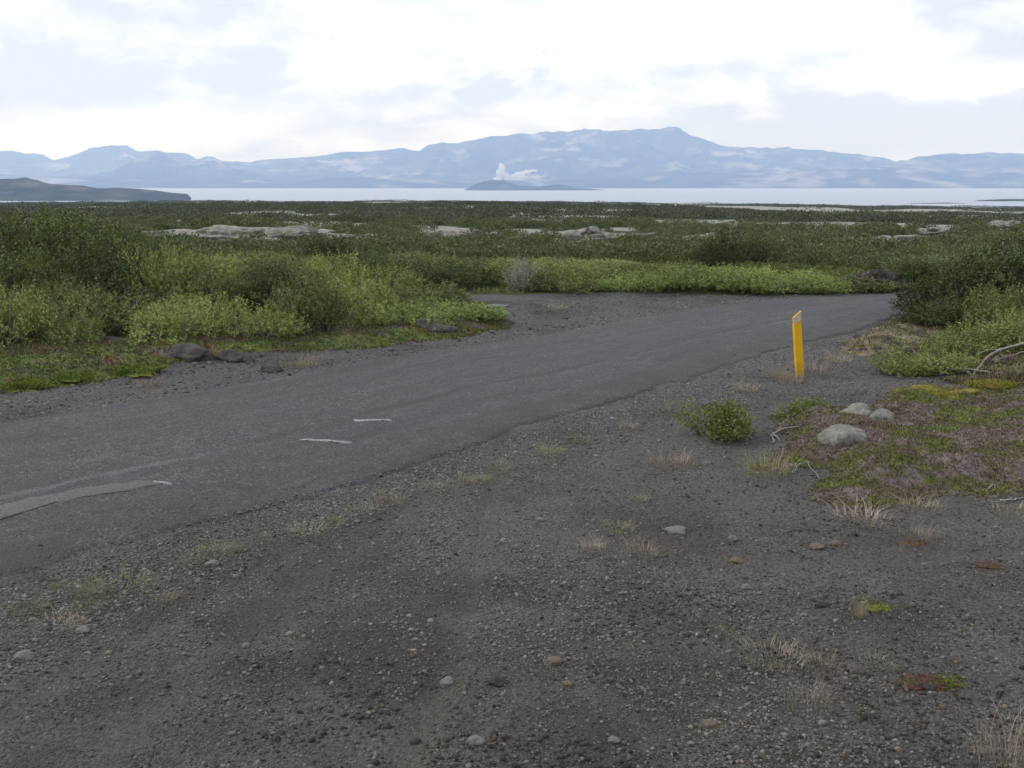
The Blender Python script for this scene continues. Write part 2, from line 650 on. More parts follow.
def mat_leaf(name, ca, cb, cc, trans=0.25, tip=None):
    """leaves: every leaf its own shade, every bush a shade of its own too"""
    m, t, bs = mat_new(name)
    gi = t.add('ShaderNodeNewGeometry')
    oi = t.add('ShaderNodeObjectInfo')
    rnd = gi.outputs['Random Per Island']
    c = t.mix(rnd, ca, cb)
    c = t.mix(t.ramp(t.math('FRACT', t.math('MULTIPLY', rnd, 17.3)), 0.86, 0.98), c, cc)
    g = t.add('ShaderNodeTexCoord').outputs['Object']
    lum = t.ramp(t.noise(g, 2.2, 3, 0.5), 0.3, 0.7, 0.70, 1.28)
    lum = t.math('MULTIPLY', lum, t.ramp(oi.outputs['Random'], 0, 1, 0.60, 1.30))
    sc_ = t.add('ShaderNodeVectorMath', operation='SCALE')
    t.l.new(c, sc_.inputs[0])
    t.l.new(lum, sc_.inputs['Scale'])
    c = sc_.outputs[0]
    t.l.new(c, bs.inputs['Base Color'])
    bs.inputs['Roughness'].default_value = 0.55
    bs.inputs['Specular IOR Level'].default_value = 0.30
    tr = t.add('ShaderNodeBsdfTranslucent')
    t.l.new(t.mix(1.0, c, (0.95, 1.0, 0.45), 'MULTIPLY'), tr.inputs[0])
    ms = t.add('ShaderNodeMixShader')
    ms.inputs[0].default_value = trans
    out = [n for n in t.n if n.type == 'OUTPUT_MATERIAL'][0]
    t.l.new(bs.outputs[0], ms.inputs[1])
    t.l.new(tr.outputs[0], ms.inputs[2])
    t.l.new(ms.outputs[0], out.inputs[0])
    return m


# ================================================================== GROUND
veg_left = pix_poly([(-160, 420), (0, 391), (53, 386), (127, 376), (165, 363), (218, 352), (260, 351), (372, 346), (392, 342), (450, 336), (506, 325), (490, 304), (455, 297)])
veg_left = np.vstack([veg_left, [[-1.5, 90], [-90, 90], [-90, 12]]])
veg_right_far = np.vstack([pix_poly([(455, 297), (600, 293), (700, 295), (800, 295), (905, 291)]), [[30, 27], [90, 90], [-1.5, 90]]])
heather_poly = pix_poly([(762, 470), (840, 466), (826, 499), (865, 503), (942, 492), (1040, 484), (1180, 470), (1180, 400), (1024, 386), (960, 392), (901, 404), (850, 414), (785, 420), (800, 436), (800, 450)])
willow_poly = pix_poly([(865, 374), (940, 376), (1024, 372), (1150, 372), (1150, 300), (960, 318), (905, 336), (880, 352)])
verge_poly = pix_poly([(842, 350), (870, 352), (905, 336), (960, 318), (1050, 300), (1050, 296), (925, 310), (880, 326)])


def lichen(x, y):
    D = np.hypot(x, y)
    a = fbm(x / 13 + 3, y / 17, 4, 81) - 0.04 * sstep(60, 90, D)
    b = fbm(x / 55 + 3, y / 80, 3, 83) + 0.4 * fbm(x / 15, y / 22, 3, 89)
    c = fbm(x / 150 + 3, y / 260, 3, 85) + 0.45 * fbm(x / 38, y / 70, 3, 87)
    k1 = sstep(90, 190, D)
    k2 = sstep(400, 800, D)
    return (a * (1 - k1) + b * k1) * (1 - k2) + (c - 0.02) * k2


def zones(x, y):
    D = np.hypot(x, y)
    nz = 0.35 * fbm(x * 0.9, y * 0.9, 3, 71)
    veg = np.zeros(x.shape)
    n = D < 84
    xs, ys = x[n], y[n]
    v = np.maximum(poly_sd(veg_left, xs, ys) + nz[n], poly_sd(veg_right_far, xs, ys) + 0.3 * nz[n])
    v = np.maximum(v, np.maximum(poly_sd(heather_poly, xs, ys) + 0.5 * nz[n], poly_sd(willow_poly, xs, ys) + nz[n]))
    v = sstep(-0.15, 0.15, v)
    v = np.maximum(v, 0.5 * sstep(-0.1, 0.1, poly_sd(verge_poly, xs, ys)))
    v = np.maximum(v, sstep(11, 14, xs) * sstep(6, 12, ys) * 0.9)
    v *= sstep(-0.05, 0.2, -poly_sd(ROADPOLY, xs, ys))
    veg[n] = v
    veg[~n] = 1.0
    lich = sstep(-0.06, 0.04, lichen(x, y)) * sstep(34, 46, D)
    rut = np.zeros(x.shape)
    nn = D < 14
    rut[nn] = track(x[nn], y[nn])
    brown = 0.55 + 0.35 * sstep(0.5, 3.0, side(x, y)) * 1.0 - 0.28
    brown = np.where(D < 60, brown + 0.30 * fbm(x * 0.5, y * 0.5, 3, 91) + 0.22 * rut, 0.6)
    brown = np.where((y > 10) & (D < 60), brown * 0.7, brown)
    far = sstep(45, 90, D)
    return np.c_[veg, lich, np.clip(brown, 0, 1), far]


def track_attr(x, y):
    D = np.hypot(x, y)
    t_ = np.zeros(x.shape)
    n = D < 14
    t_[n] = track(x[n], y[n])
    damp = np.zeros(x.shape)
    damp[n] = sstep(0.08, 0.4, fbm(x[n] * 0.9 + 4, y[n] * 0.9, 4, 151)) * (1 - sstep(4.5, 9, D[n]))
    return np.c_[t_, damp, t_ * 0, t_ * 0 + 1]


angs = np.unique(np.r_[np.linspace(-180, -42, 60), np.linspace(-42, -33, 40), np.linspace(-33, 33, 560), np.linspace(33, 42, 40), np.linspace(42, 180, 60)])
rads = np.r_[0.02, 0.5, 1.0, 1.6, 2.2, 2.8, 3.2 * 1.0078 ** np.arange(0, 860)]
rads = rads[rads < 2600]
rads = np.r_[rads, 2700, 2900, 3200, 3600, 4200, 5000, 6500, 9000, 14000, 19500]
A, RR = np.meshgrid(np.radians(angs), rads, indexing='ij')
GX, GY = (RR * np.sin(A)).ravel(), (RR * np.cos(A)).ravel()
GZ = H(GX, GY)
ground = mesh_np('ground', np.c_[GX, GY, GZ], grid_faces(len(angs), len(rads))[:, ::-1], mat_ground(), smooth=True, attrs={'zone': zones(GX, GY), 'track': track_attr(GX, GY)})
tag(ground, kind='structure')
del A, RR, GX, GY, GZ

# ------------------------------------------------------------------ road
NV = 44
vv = np.linspace(0, 1, NV)
edge = 0.30 * fbm(np.linspace(0, 75, NR), np.zeros(NR), 5, 101, 0.6)
edge2 = 0.06 * fbm(np.linspace(0, 60, NR), np.ones(NR) * 9, 4, 111)
across = FEr - NEr
wid = np.linalg.norm(across, axis=1)
P = []
UVs = []
for j, v in enumerate(vv):
    vv_ = (-edge / wid) * (1 - v) + v * (1 + edge2 / wid)
    q = NEr + across * vv_[:, None]
    z = H(q[:, 0], q[:, 1]) + 0.018 + 0.035 * (1 - (2 * v - 1) ** 2)
    if j in (0, NV - 1):
        z -= 0.05
    P.append(np.c_[q, z])
    UVs.append(np.c_[np.linspace(0, (LN + LF) / 2, NR), np.full(NR, v)])
P = np.array(P).transpose(1, 0, 2).reshape(-1, 3)
UVs = np.array(UVs).transpose(1, 0, 2).reshape(-1, 2)
road = mesh_np('road', P, grid_faces(NR, NV)[:, ::-1], mat_road(), smooth=True, uv=UVs)
tag(road, kind='structure')


def road_z(x, y):
    x = np.atleast_1d(x)
    y = np.atleast_1d(y)
    d = ((P[None, :, 0] - x[:, None]) ** 2 + (P[None, :, 1] - y[:, None]) ** 2)
    i4 = np.argpartition(d, 4, axis=1)[:, :4]
    w4 = 1 / (np.take_along_axis(d, i4, 1) + 1e-5)
    return (P[i4, 2] * w4).sum(1) / w4.sum(1)


def road_sheet(name, pts, m, lift=0.007, jag=0.02, seed=1):
    """thin paint or patch on the road from a pixel outline"""
    W = []
    n = len(pts)
    for i in range(n):
        a, b = pts[i], pts[(i + 1) % n]
        k = max(2, int(math.hypot(b[0] - a[0], b[1] - a[1]) / 3))
        for s in range(k):
            f = s / k
            x, y = flat(a[0] + (b[0] - a[0]) * f, a[1] + (b[1] - a[1]) * f, 0.045)
            W.append((x, y))
    W = np.array(W)
    W += jag * np.c_[fbm(W[:, 0] * 9, W[:, 1] * 9, 2, seed), fbm(W[:, 0] * 9 + 7, W[:, 1] * 9, 2, seed + 3)]
    c = W.mean(0)
    nrm = (W - c) / np.maximum(np.linalg.norm(W - c, axis=1, keepdims=True), 1e-6)
    ring = np.vstack([W + nrm * 0.015, W] + [c[None] + (W - c) * f for f in (0.66, 0.33)] + [c[None]])
    z = road_z(ring[:, 0], ring[:, 1]) + lift
    z[:len(W)] -= lift + 0.012
    k = len(W)
    F_ = []
    for r_ in range(3):
        for i in range(k):
            a, b = r_ * k + i, r_ * k + (i + 1) % k
            F_ += [(a, b, b + k), (a, b + k, a + k)]
    for i in range(k):
        F_.append((3 * k + i, 3 * k + (i + 1) % k, 4 * k))
    o = mesh_np(name, np.c_[ring, z], np.array(F_), m)
    tag(o, kind='structure')
    return o


paint = mat_simple('worn_road_paint', (0.045, 0.045, 0.048), (0.36, 0.36, 0.38), 34, 0.8, 0.003, 60)
patchm = mat_simple('pale_asphalt_patch', (0.048, 0.048, 0.050), (0.135, 0.135, 0.135), 40, 0.85, 0.006, 60)
road_sheet('road_patch', [(-30, 520), (0, 507), (40, 496), (90, 488), (140, 481), (166, 483), (120, 492), (80, 498), (40, 506), (0, 518), (-30, 530)], patchm, lift=0.004, jag=0.05, seed=3)
for k, pts in enumerate([[(353, 420.6), (372, 419.8), (391, 420.2), (391, 421.4), (372, 421.2), (355, 422.6)],
                         [(299, 440.0), (320, 439.8), (345, 441.5), (352, 442.5), (350, 443.8), (330, 441.6), (300, 441.2)],
                         [(153, 481.4), (171, 483.6), (170, 485), (154, 482.6)],
                         [(576, 429.2), (590, 428.6), (606, 430), (604, 431.8), (578, 431)]]):
    road_sheet('road_paint_mark', pts, paint, lift=0.007, jag=0.022, seed=20 + k)

# ------------------------------------------------------------------ lake
m, t, bs = mat_new('lake_water')
bs.inputs['Metallic'].default_value = 0.0
g = t.add('ShaderNodeTexCoord').outputs['Object']
bs.inputs['Base Color'].default_value = (0.10, 0.15, 0.21, 1)
wn = t.noise(t.scale(g, (0.0006, 0.0028, 1)), 1.0, 4, 0.6)
bs.inputs['Roughness'].default_value = 0.3
gl = t.add('ShaderNodeBsdfGlossy')
gl.inputs['Color'].default_value = (0.47, 0.50, 0.56, 1)
t.l.new(t.ramp(wn, 0.35, 0.65, 0.40, 0.55), gl.inputs['Roughness'])
fr = t.add('ShaderNodeFresnel')
fr.inputs['IOR'].default_value = 1.33
msh = t.add('ShaderNodeMixShader')
t.l.new(fr.outputs[0], msh.inputs[0])
t.l.new(bs.outputs[0], msh.inputs[1])
t.l.new(gl.outputs[0], msh.inputs[2])
t.l.new(msh.outputs[0], [n for n in t.n if n.type == 'OUTPUT_MATERIAL'][0].inputs[0])
xs = np.linspace(-12000, 12000, 41)
ys = np.linspace(1500, 15200, 40)
X, Y = np.meshgrid(xs, ys, indexing='ij')
LAKE = -50.0
lake = mesh_np('lake', np.c_[X.ravel(), Y.ravel(), np.full(X.size, LAKE)], grid_faces(41, 40)[:, ::-1], m)
tag(lake, kind='structure')


# ------------------------------------------------------------------ mountains
def range_mesh(name, crest, Y, depth_f, depth_b, mat, rough_amp, seed, nd=70, nu=420, fade=0.02, warp=0.0, pw=1.25):
    crest = np.array(crest, float)
    px = np.linspace(crest[0, 0], crest[-1, 0], nu)
    py = np.interp(px, crest[:, 0], crest[:, 1])
    # small saw-teeth the tracing skipped
    py = py + 2.3 * fbm(px / 13.0, np.full(nu, seed * 1.7), 5, seed, 0.6) * np.clip((190 - py) / 25, 0.15, 1)
    Yc = Y + warp * fbm(px / 60.0, np.zeros(nu), 3, seed + 5)
    xc = np.zeros(nu)
    zc = np.zeros(nu)
    for i in range(nu):
        xc[i], _, zc[i] = at_depth(px[i], py[i], Yc[i])
    t_ = np.linspace(-1, 1, nd)
    V = np.zeros((nu, nd, 3))
    for j, s in enumerate(t_):
        off = (depth_b if s > 0 else depth_f) * s
        yy = Yc + off
        xx = xc * (yy / Yc)
        prof = (1 - abs(s)) ** pw
        h = (zc - LAKE + 12) * prof
        L = 700.0 if depth_f > 600 else 120.0
        gul = ridged(xx / L, yy / L, 5, seed + 3) - 0.6
        h2 = h * (1 + rough_amp * 1.9 * gul * min(1, abs(s) * 5)) + rough_amp * 0.35 * (zc - LAKE) * gul * (1 - abs(s)) * min(1, abs(s) * 6)
        V[:, j, 0] = xx
        V[:, j, 1] = yy
        V[:, j, 2] = LAKE - 12 + h2
    # never rise above the crest line as the lens sees it: gullies only cut in
    el_c = (zc - CAMZ) / Yc
    el = (V[:, :, 2] - CAMZ) / V[:, :, 1]
    over = el > el_c[:, None]
    V[:, :, 2] = np.where(over & (np.arange(nd)[None] < nd // 2), el_c[:, None] * V[:, :, 1] + CAMZ - 2, V[:, :, 2])
    o = mesh_np(name, V.reshape(-1, 3), grid_faces(nu, nd)[:, ::-1], mat, smooth=True)
    tag(o, kind='structure')
    return o


hm_far = mat_hill('far_mountain', (0.022, 0.026, 0.024), (0.085, 0.082, 0.07), (0.33, 0.31, 0.27), 0.0023)
hm_dark = mat_hill('dark_hill', (0.016, 0.020, 0.016), (0.065, 0.065, 0.050), (0.24, 0.22, 0.18), 0.0026)
hm_head = mat_hill('headland', (0.020, 0.026, 0.014), (0.060, 0.062, 0.036), (0.12, 0.11, 0.09), 0.010)
range_mesh('mountain', [(-220, 160), (-140, 148), (-60, 152), (0, 150.8), (43, 154.4), (53, 159.5), (73, 155), (90, 148.5), (104, 146), (114, 144.5), (127, 144.4), (137, 151), (150, 150.5), (160, 151), (187, 153), (197, 158.5), (206, 156.5), (214, 157.5), (222, 161), (267, 160), (311, 157), (342, 158), (420, 175), (480, 189)],
           16500, 3200, 2500, hm_far, 0.42, 3)
range_mesh('mountain', [(60, 186), (100, 173.5), (113.5, 170), (140, 158.5), (150, 154.5), (159, 152), (167, 155), (180, 162), (200, 161), (214, 160), (224, 163), (234, 168.5), (267, 175), (310, 178), (360, 182), (420, 188)],
           12800, 1700, 1500, hm_dark, 0.38, 9)
range_mesh('mountain', [(225, 186), (262, 166), (300, 158), (342, 152.5), (362, 151), (399, 148.5), (419, 150), (429, 144.5), (459, 142), (492, 136), (529, 133.5), (556, 131), (596, 130), (642, 129), (672, 127), (680, 127.5), (684, 132), (707, 140.5), (727, 148), (764, 147), (787, 146.5), (800, 150), (827, 150.5), (857, 154), (887, 158), (897, 161.5), (925, 168), (985, 176), (1060, 186)],
           15200, 3800, 2500, hm_far, 0.50, 17, nd=90, nu=640)
range_mesh('mountain', [(840, 184), (868, 172), (890, 163.5), (917, 157), (950, 154), (990, 152.5), (1024, 153), (1080, 151), (1160, 154), (1260, 165)],
           13600, 2600, 2200, hm_dark, 0.45, 29)
range_mesh('shore_hills', [(-260, 172), (-100, 170), (0, 174), (60, 177), (100, 176), (200, 179), (300, 181), (340, 177), (400, 178), (450, 181), (520, 180), (600, 178), (700, 172), (760, 174), (800, 170), (850, 168), (900, 166), (960, 168), (1024, 165), (1120, 166), (1260, 172)],
           11600, 1500, 1300, hm_dark, 0.28, 37, nu=640)
range_mesh('island', [(464, 190), (470, 187), (476, 183.5), (483, 180.8), (489, 179.5), (502, 180), (511, 182.5), (519, 185.4), (542, 186.2), (551, 184.6), (559, 183.5), (568, 185.5), (576, 187.7), (590, 188.3), (606, 190)],
           7600, 420, 420, hm_head, 0.15, 43, nd=30, nu=200)
range_mesh('headland', [(-260, 172), (-120, 175), (-40, 180), (0, 178.5), (17, 178.5), (25, 176.8), (37, 179.5), (50, 183.5), (66, 184), (83, 185), (97, 188), (118, 187.4), (140, 188.5), (155, 190), (167, 191.8), (178, 193), (187, 193.6), (191, 197.5)],
           3350, 420, 350, hm_head, 0.16, 51, nd=50, nu=420)
range_mesh('spit', [(966, 202), (980, 199.6), (1000, 198.6), (1024, 198.4), (1070, 197), (1140, 196), (1160, 201)],
           3000, 60, 80, hm_head, 0.1, 57, nd=16, nu=120)
range_mesh('spit', [(902, 203.4), (915, 202.5), (940, 202.0), (962, 202.6), (972, 203.6)],
           2650, 30, 40, hm_head, 0.1, 59, nd=12, nu=80)

# ------------------------------------------------------------------ haze
x0, x1, y0, y1, z0, z1 = -19700, 19700, -19700, 19700, -75, 930
hv = [(x0, y0, z0), (x1, y0, z0), (x1, y1, z0), (x0, y1, z0), (x0, y0, z1), (x1, y0, z1), (x1, y1, z1), (x0, y1, z1)]
m = bpy.data.materials.new('haze')
m.use_nodes = True
t = NT(m.node_tree)
t.n.clear()
out = t.add('ShaderNodeOutputMaterial')
pv = t.add('ShaderNodeVolumePrincipled')
pv.inputs['Density Attribute'].default_value = ''
pv.inputs['Temperature Attribute'].default_value = ''
pv.inputs['Color'].default_value = (0.39, 0.58, 1.0, 1)
pv.inputs['Absorption Color'].default_value = (1, 1, 1, 1)
pv.inputs['Density'].default_value = 1.06e-4
pv.inputs['Anisotropy'].default_value = 0.2
t.l.new(pv.outputs[0], out.inputs['Volume'])
haze = mesh_np('haze', hv, np.array([(0, 3, 2, 1), (4, 5, 6, 7), (0, 1, 5, 4), (1, 2, 6, 5), (2, 3, 7, 6), (3, 0, 4, 7)]), m)
tag(haze, kind='stuff')

# ================================================================== PLANTS
def leaves(C, Dr, Ln, Wd, rg, fold=0.25):
    """folded rhombic leaves at C pointing along Dr"""
    n = len(C)
    Dr = Dr / np.maximum(np.linalg.norm(Dr, axis=1, keepdims=True), 1e-9)
    r_ = rg.normal(size=(n, 3))
    S = np.cross(Dr, r_)
    S /= np.maximum(np.linalg.norm(S, axis=1, keepdims=True), 1e-9)
    N = np.cross(S, Dr)
    Ln = Ln[:, None]
    Wd = Wd[:, None]
    a = C
    tip = C + Dr * Ln
    mid = C + Dr * Ln * 0.48
    l = mid + S * Wd * 0.5 + N * Wd * fold
    r = mid - S * Wd * 0.5 + N * Wd * fold
    V = np.stack([a, l, tip, r], 1).reshape(-1, 3)
    Fc = np.arange(n * 4).reshape(n, 4)
    return V, Fc


def tubes(paths, radii, seg=5):
    """tapering tubes; every path the same number of points"""
    V, Fc = [], []
    base = 0
    for Pn, rr in zip(paths, radii):
        Pn = np.asarray(Pn, float)
        k = len(Pn)
        T = np.gradient(Pn, axis=0)
        T /= np.maximum(np.linalg.norm(T, axis=1, keepdims=True), 1e-9)
        ref = np.array([0.3, 0.9, 0.2])
        S = np.cross(T, ref)
        S /= np.maximum(np.linalg.norm(S, axis=1, keepdims=True), 1e-9)
        B = np.cross(T, S)
        a = np.arange(seg) * 2 * math.pi / seg
        ring = Pn[:, None] + rr[:, None, None] * (np.cos(a)[None, :, None] * S[:, None] + np.sin(a)[None, :, None] * B[:, None])
        V.append(ring.reshape(-1, 3))
        for i in range(k - 1):
            for j in range(seg):
                p, q = base + i * seg + j, base + i * seg + (j + 1) % seg
                Fc.append((p, q, q + seg, p + seg))
        base += k * seg
    return np.vstack(V), np.array(Fc)


def shrub_meshes(seed, Wd, Ht, shoots, leaf, lw=0.45, up=0.7, spread=1.0, nleaf=11, sl=0.26, lobes=7, bare=0.0):
    rg = np.random.default_rng(seed)
    L = []
    for i in range(lobes):
        a = rg.uniform(0, 2 * math.pi)
        q = math.sqrt(rg.uniform(0, 1)) * Wd * 0.34 * spread
        r_ = Wd * rg.uniform(0.17, 0.29)
        h = Ht * rg.uniform(0.62, 1.0) * (1 - 0.35 * (q / (Wd * 0.34 + 1e-6)) ** 2)
        L.append((q * math.cos(a), q * math.sin(a), r_, h))
    C, Dv = [], []
    per = int(shoots / lobes)
    for (lx, ly, r_, h) in L:
        n = per
        th = rg.uniform(0, 2 * math.pi, n)
        cz = rg.uniform(-0.75, 1.0, n)
        s = np.sqrt(1 - cz ** 2)
        rad = rg.uniform(0.45, 1.0, n) ** 0.5
        nrm = np.c_[s * np.cos(th), s * np.sin(th), cz]
        hz_ = h * 0.5
        c = np.c_[lx + nrm[:, 0] * r_ * rad, ly + nrm[:, 1] * r_ * rad, hz_ + nrm[:, 2] * hz_ * rad * 0.92]
        d = nrm * (1 - up) + np.array([0, 0, up]) + rg.normal(scale=0.22, size=(n, 3))
        C.append(c)
        Dv.append(d)
    C = np.vstack(C)
    Dv = np.vstack(Dv)
    Dv /= np.linalg.norm(Dv, axis=1, keepdims=True)
    keep = C[:, 2] > 0.03
    C, Dv = C[keep], Dv[keep]
    n = len(C)
    sln = sl * rg.uniform(0.55, 1.25, n)
    k = nleaf
    t_ = np.linspace(0.0, 1.0, k)
    base = (C - Dv * sln[:, None] * 0.6)
    pos = base[:, None] + Dv[:, None] * (sln[:, None] * t_[None])[:, :, None]
    pos = pos.reshape(-1, 3)
    dd = np.repeat(Dv, k, axis=0)
    side_ = rg.normal(size=(n * k, 3))
    side_ -= (side_ * dd).sum(1)[:, None] * dd
    side_ /= np.linalg.norm(side_, axis=1, keepdims=True)
    ld = dd * rg.uniform(0.25, 0.8, (n * k, 1)) + side_ * 0.8
    tt = np.tile(t_, n)
    ln = leaf * rg.uniform(0.65, 1.2, n * k) * (1 - 0.35 * tt)
    LV, LF_ = leaves(pos, ld, ln, ln * lw, rg)
    LV[:, 2] = np.maximum(LV[:, 2], 0.0)
    # stems
    paths, rads_ = [], []
    for (lx, ly, r_, h) in L:
        for b_ in range(4):
            a = rg.uniform(0, 2 * math.pi)
            ex, ey = lx + math.cos(a) * r_ * 0.6, ly + math.sin(a) * r_ * 0.6
            e = np.array([ex, ey, h * rg.uniform(0.6, 0.92)])
            s0 = np.array([lx * 0.35 + rg.normal() * 0.05, ly * 0.35 + rg.normal() * 0.05, -0.05])
            mid = s0 * 0.5 + e * 0.5 + np.array([ex * 0.15, ey * 0.15, -0.08 * h]) + rg.normal(scale=0.03, size=3)
            u = np.linspace(0, 1, 7)[:, None]
            p = (1 - u) ** 2 * s0 + 2 * u * (1 - u) * mid + u ** 2 * e
            p[1:-1] += rg.normal(scale=0.012, size=(5, 3))
            paths.append(p)
            rads_.append(np.linspace(0.013 * (0.6 + Ht * 0.5), 0.003, 7))
    # twigs of the shoots themselves, one in four
    sel = np.arange(0, n, 4)
    TV, TF = tubes(paths, rads_, 5)
    p0 = base[sel]
    p1 = base[sel] + Dv[sel] * sln[sel][:, None] * 0.95
    q = len(sel)
    sd_ = np.cross(Dv[sel], np.array([0.3, 0.2, 0.9]))
    sd_ /= np.maximum(np.linalg.norm(sd_, axis=1, keepdims=True), 1e-9)
    s2 = np.cross(sd_, Dv[sel])
    wv = 0.003
    tri = np.stack([p0 + sd_ * wv, p0 - sd_ * wv * 0.5 + s2 * wv, p0 - sd_ * wv * 0.5 - s2 * wv, p1], 1).reshape(-1, 3)
    ti = np.arange(q)[:, None] * 4
    tf = np.concatenate([ti + np.array([[0, 1, 3, 3]]), ti + np.array([[1, 2, 3, 3]]), ti + np.array([[2, 0, 3, 3]])])
    return (LV, LF_), (TV, TF)


class Proto:
    """one kind of bush: the first placing links its own meshes, later ones copy the objects"""

    def __init__(s, name, leafmat, barkmat, **kw):
        (LV, LF_), (TV, TF) = shrub_meshes(**kw)
        zt = np.percentile(LV[:, 2], 99.3)
        wt = 2 * np.percentile(np.hypot(LV[:, 0], LV[:, 1]), 95)
        s.name = name
        s.W = wt * 0.97
        s.H = zt
        s.fol = mesh_np('foliage', LV, LF_, leafmat)
        s.stem = mesh_np('stems', TV, TF, barkmat, smooth=True)
        s.used = False

    def place(s, x, y, W, Hh, rz, label, cat, group=None, z=None, sink=0.03):
        z = hz(x, y) - sink if z is None else z
        root = empty(s.name, (x, y, z), rz)
        root.scale = (W / s.W, W / s.W, Hh / s.H)
        tag(root, label, cat, group)
        if not s.used:
            s.used = True
            s.fol.parent = root
            s.stem.parent = root
        else:
            for o in (s.fol, s.stem):
                c = o.copy()
                COL.objects.link(c)
                c.parent = root
        return root


bark = mat_simple('shrub_bark', (0.10, 0.085, 0.068), (0.24, 0.21, 0.18), 12, 0.9, 0.004, 60)
bark_dark = mat_simple('birch_bark', (0.040, 0.028, 0.022), (0.10, 0.08, 0.065), 12, 0.9, 0.004, 60)
lf_willow = mat_leaf('willow_leaf', (0.115, 0.152, 0.044), (0.268, 0.312, 0.100), (0.37, 0.36, 0.15))
lf_grey = mat_leaf('grey_willow_leaf', (0.120, 0.160, 0.060), (0.245, 0.290, 0.125), (0.35, 0.38, 0.22))
lf_birch = mat_leaf('birch_leaf', (0.036, 0.054, 0.015), (0.104, 0.138, 0.038), (0.18, 0.20, 0.065))
lf_bright = mat_leaf('bright_willow_leaf', (0.130, 0.185, 0.050), (0.272, 0.340, 0.105), (0.35, 0.39, 0.15))
lf_silver = mat_leaf('silver_willow_leaf', (0.20, 0.23, 0.18), (0.34, 0.37, 0.31), (0.46, 0.48, 0.42), 0.2)

P_willow = [Proto('willow_shrub', lf_willow, bark, seed=100 + i, Wd=1.7, Ht=0.95, shoots=520, leaf=0.058, lw=0.50, up=0.42, nleaf=11, sl=0.20, lobes=9) for i in range(3)]
P_grey = [Proto('willow_shrub', lf_grey, bark, seed=120 + i, Wd=1.6, Ht=0.85, shoots=520, leaf=0.055, lw=0.50, up=0.42, nleaf=11, sl=0.19, lobes=9) for i in range(2)]
P_birch = [Proto('birch_shrub', lf_birch, bark_dark, seed=140 + i, Wd=2.0, Ht=1.6, shoots=800, leaf=0.050, lw=0.80, up=0.32, nleaf=10, sl=0.22, lobes=13) for i in range(4)]
P_bright = [Proto('willow_shrub', lf_bright, bark, seed=160 + i, Wd=1.7, Ht=0.75, shoots=480, leaf=0.060, lw=0.5, up=0.55, nleaf=10, sl=0.20, lobes=8) for i in range(2)]

rs_ = np.random.default_rng(77)
placed = []                     # x, y, radius


def free(x, y, r_):
    for (a, b, c) in placed:
        if (a - x) ** 2 + (b - y) ** 2 < (r_ + c) ** 2:
            return False
    return True


def xy_at(px, D):
    return (px - 512) / F * D * 1.0, D


# highest row that the near thicket may reach, by column
top_line = np.array([(-250, 222), (-60, 224), (0, 219), (40, 217), (75, 216), (110, 222), (145, 233), (175, 243), (210, 250), (250, 249), (300, 253), (345, 250), (400, 250), (450, 252), (520, 254), (600, 256), (650, 262), (700, 258), (745, 260), (800, 264), (860, 258), (905, 250), (1000, 246), (1300, 240)], float)


def max_height(x, y, z):
    px, _ = to_px(x, y, z)
    row = np.interp(px, top_line[:, 0], top_line[:, 1]) + rs_.uniform(-1, 5)
    top = CAMZ - (row - 183) / 1000.0 * y
    return top - z, px


# --- the dark birches that stand above the thicket on the left (placed by hand)
left_birch = [(-6, 19.5, 2.4, 1.72, 'tall dark birch shrub at the left end of the thicket, cut by the frame'),
              (38, 20.5, 2.3, 1.84, 'tall dark birch shrub with the highest crown in the left thicket'),
              (84, 20.0, 2.3, 1.80, 'tall round birch shrub right of the highest crown in the left thicket'),
              (128, 20.5, 2.0, 1.42, 'birch shrub where the tall left thicket steps down to the right'),
              (165, 21.5, 1.9, 1.15, 'lowest and rightmost of the dark birches on the left'),
              (15, 17.0, 1.9, 1.25, 'dark birch shrub in shade below the highest crown on the left'),
              (-45, 18.0, 2.4, 1.60, 'dark birch shrub just beyond the left edge of the view'),
              (66, 23.5, 2.4, 1.60, 'dark birch shrub behind the tall left thicket'),
              (362, 24.5, 1.7, 0.95, 'dark round birch shrub in the middle of the green thicket'),
              (330, 28.0, 1.8, 0.95, 'dark birch shrub behind the middle of the green thicket'),
              (722, 29.0, 1.7, 1.15, 'dark birch shrub rising behind the bright green willows'),
              (750, 31.0, 1.6, 1.0, 'smaller dark birch shrub behind the bright green willows')]
for i, (px, D, W, Hh, lab) in enumerate(left_birch):
    x, y = xy_at(px, D)
    P_birch[i % 4].place(x, y, W, Hh, rs_.uniform(0, 6.28), lab, 'shrub')
    placed.append((x, y, W * 0.30))

# --- the bright green willows along the far side of the road
for i, (px, row, W, Hh) in enumerate([(612, 291, 1.3, 0.50), (640, 292, 1.5, 0.62), (668, 293, 1.6, 0.72), (700, 293, 1.7, 0.74), (732, 294, 1.6, 0.64), (764, 295, 1.7, 0.58), (795, 295, 1.6, 0.56), (826, 294, 1.7, 0.56), (856, 293, 1.6, 0.52), (880, 291, 1.3, 0.46),
                                      (684, 287, 1.7, 0.82), (750, 288, 1.7, 0.70), (812, 288, 1.7, 0.70)]):
    x, y, z = gp(px, row)
    BR = ['first', 'second', 'third', 'fourth', 'fifth', 'sixth', 'seventh', 'eighth', 'ninth', 'tenth']
    lab = (BR[i] + ' bright green willow from the left in the front row beyond the road') if i < 10 else ['left', 'middle', 'right'][i - 10] + ' one of three bright willows behind the front row beyond the road'
    P_bright[i % 2].place(x, y + 0.5, W * 1.1, Hh * (0.62 + 0.2 * ((i * 7) % 3 - 1) * 0.5), rs_.uniform(0, 6.28), lab, 'shrub', 'bright green willows beyond the road')
    placed.append((x, y + 0.5, W * 0.33))

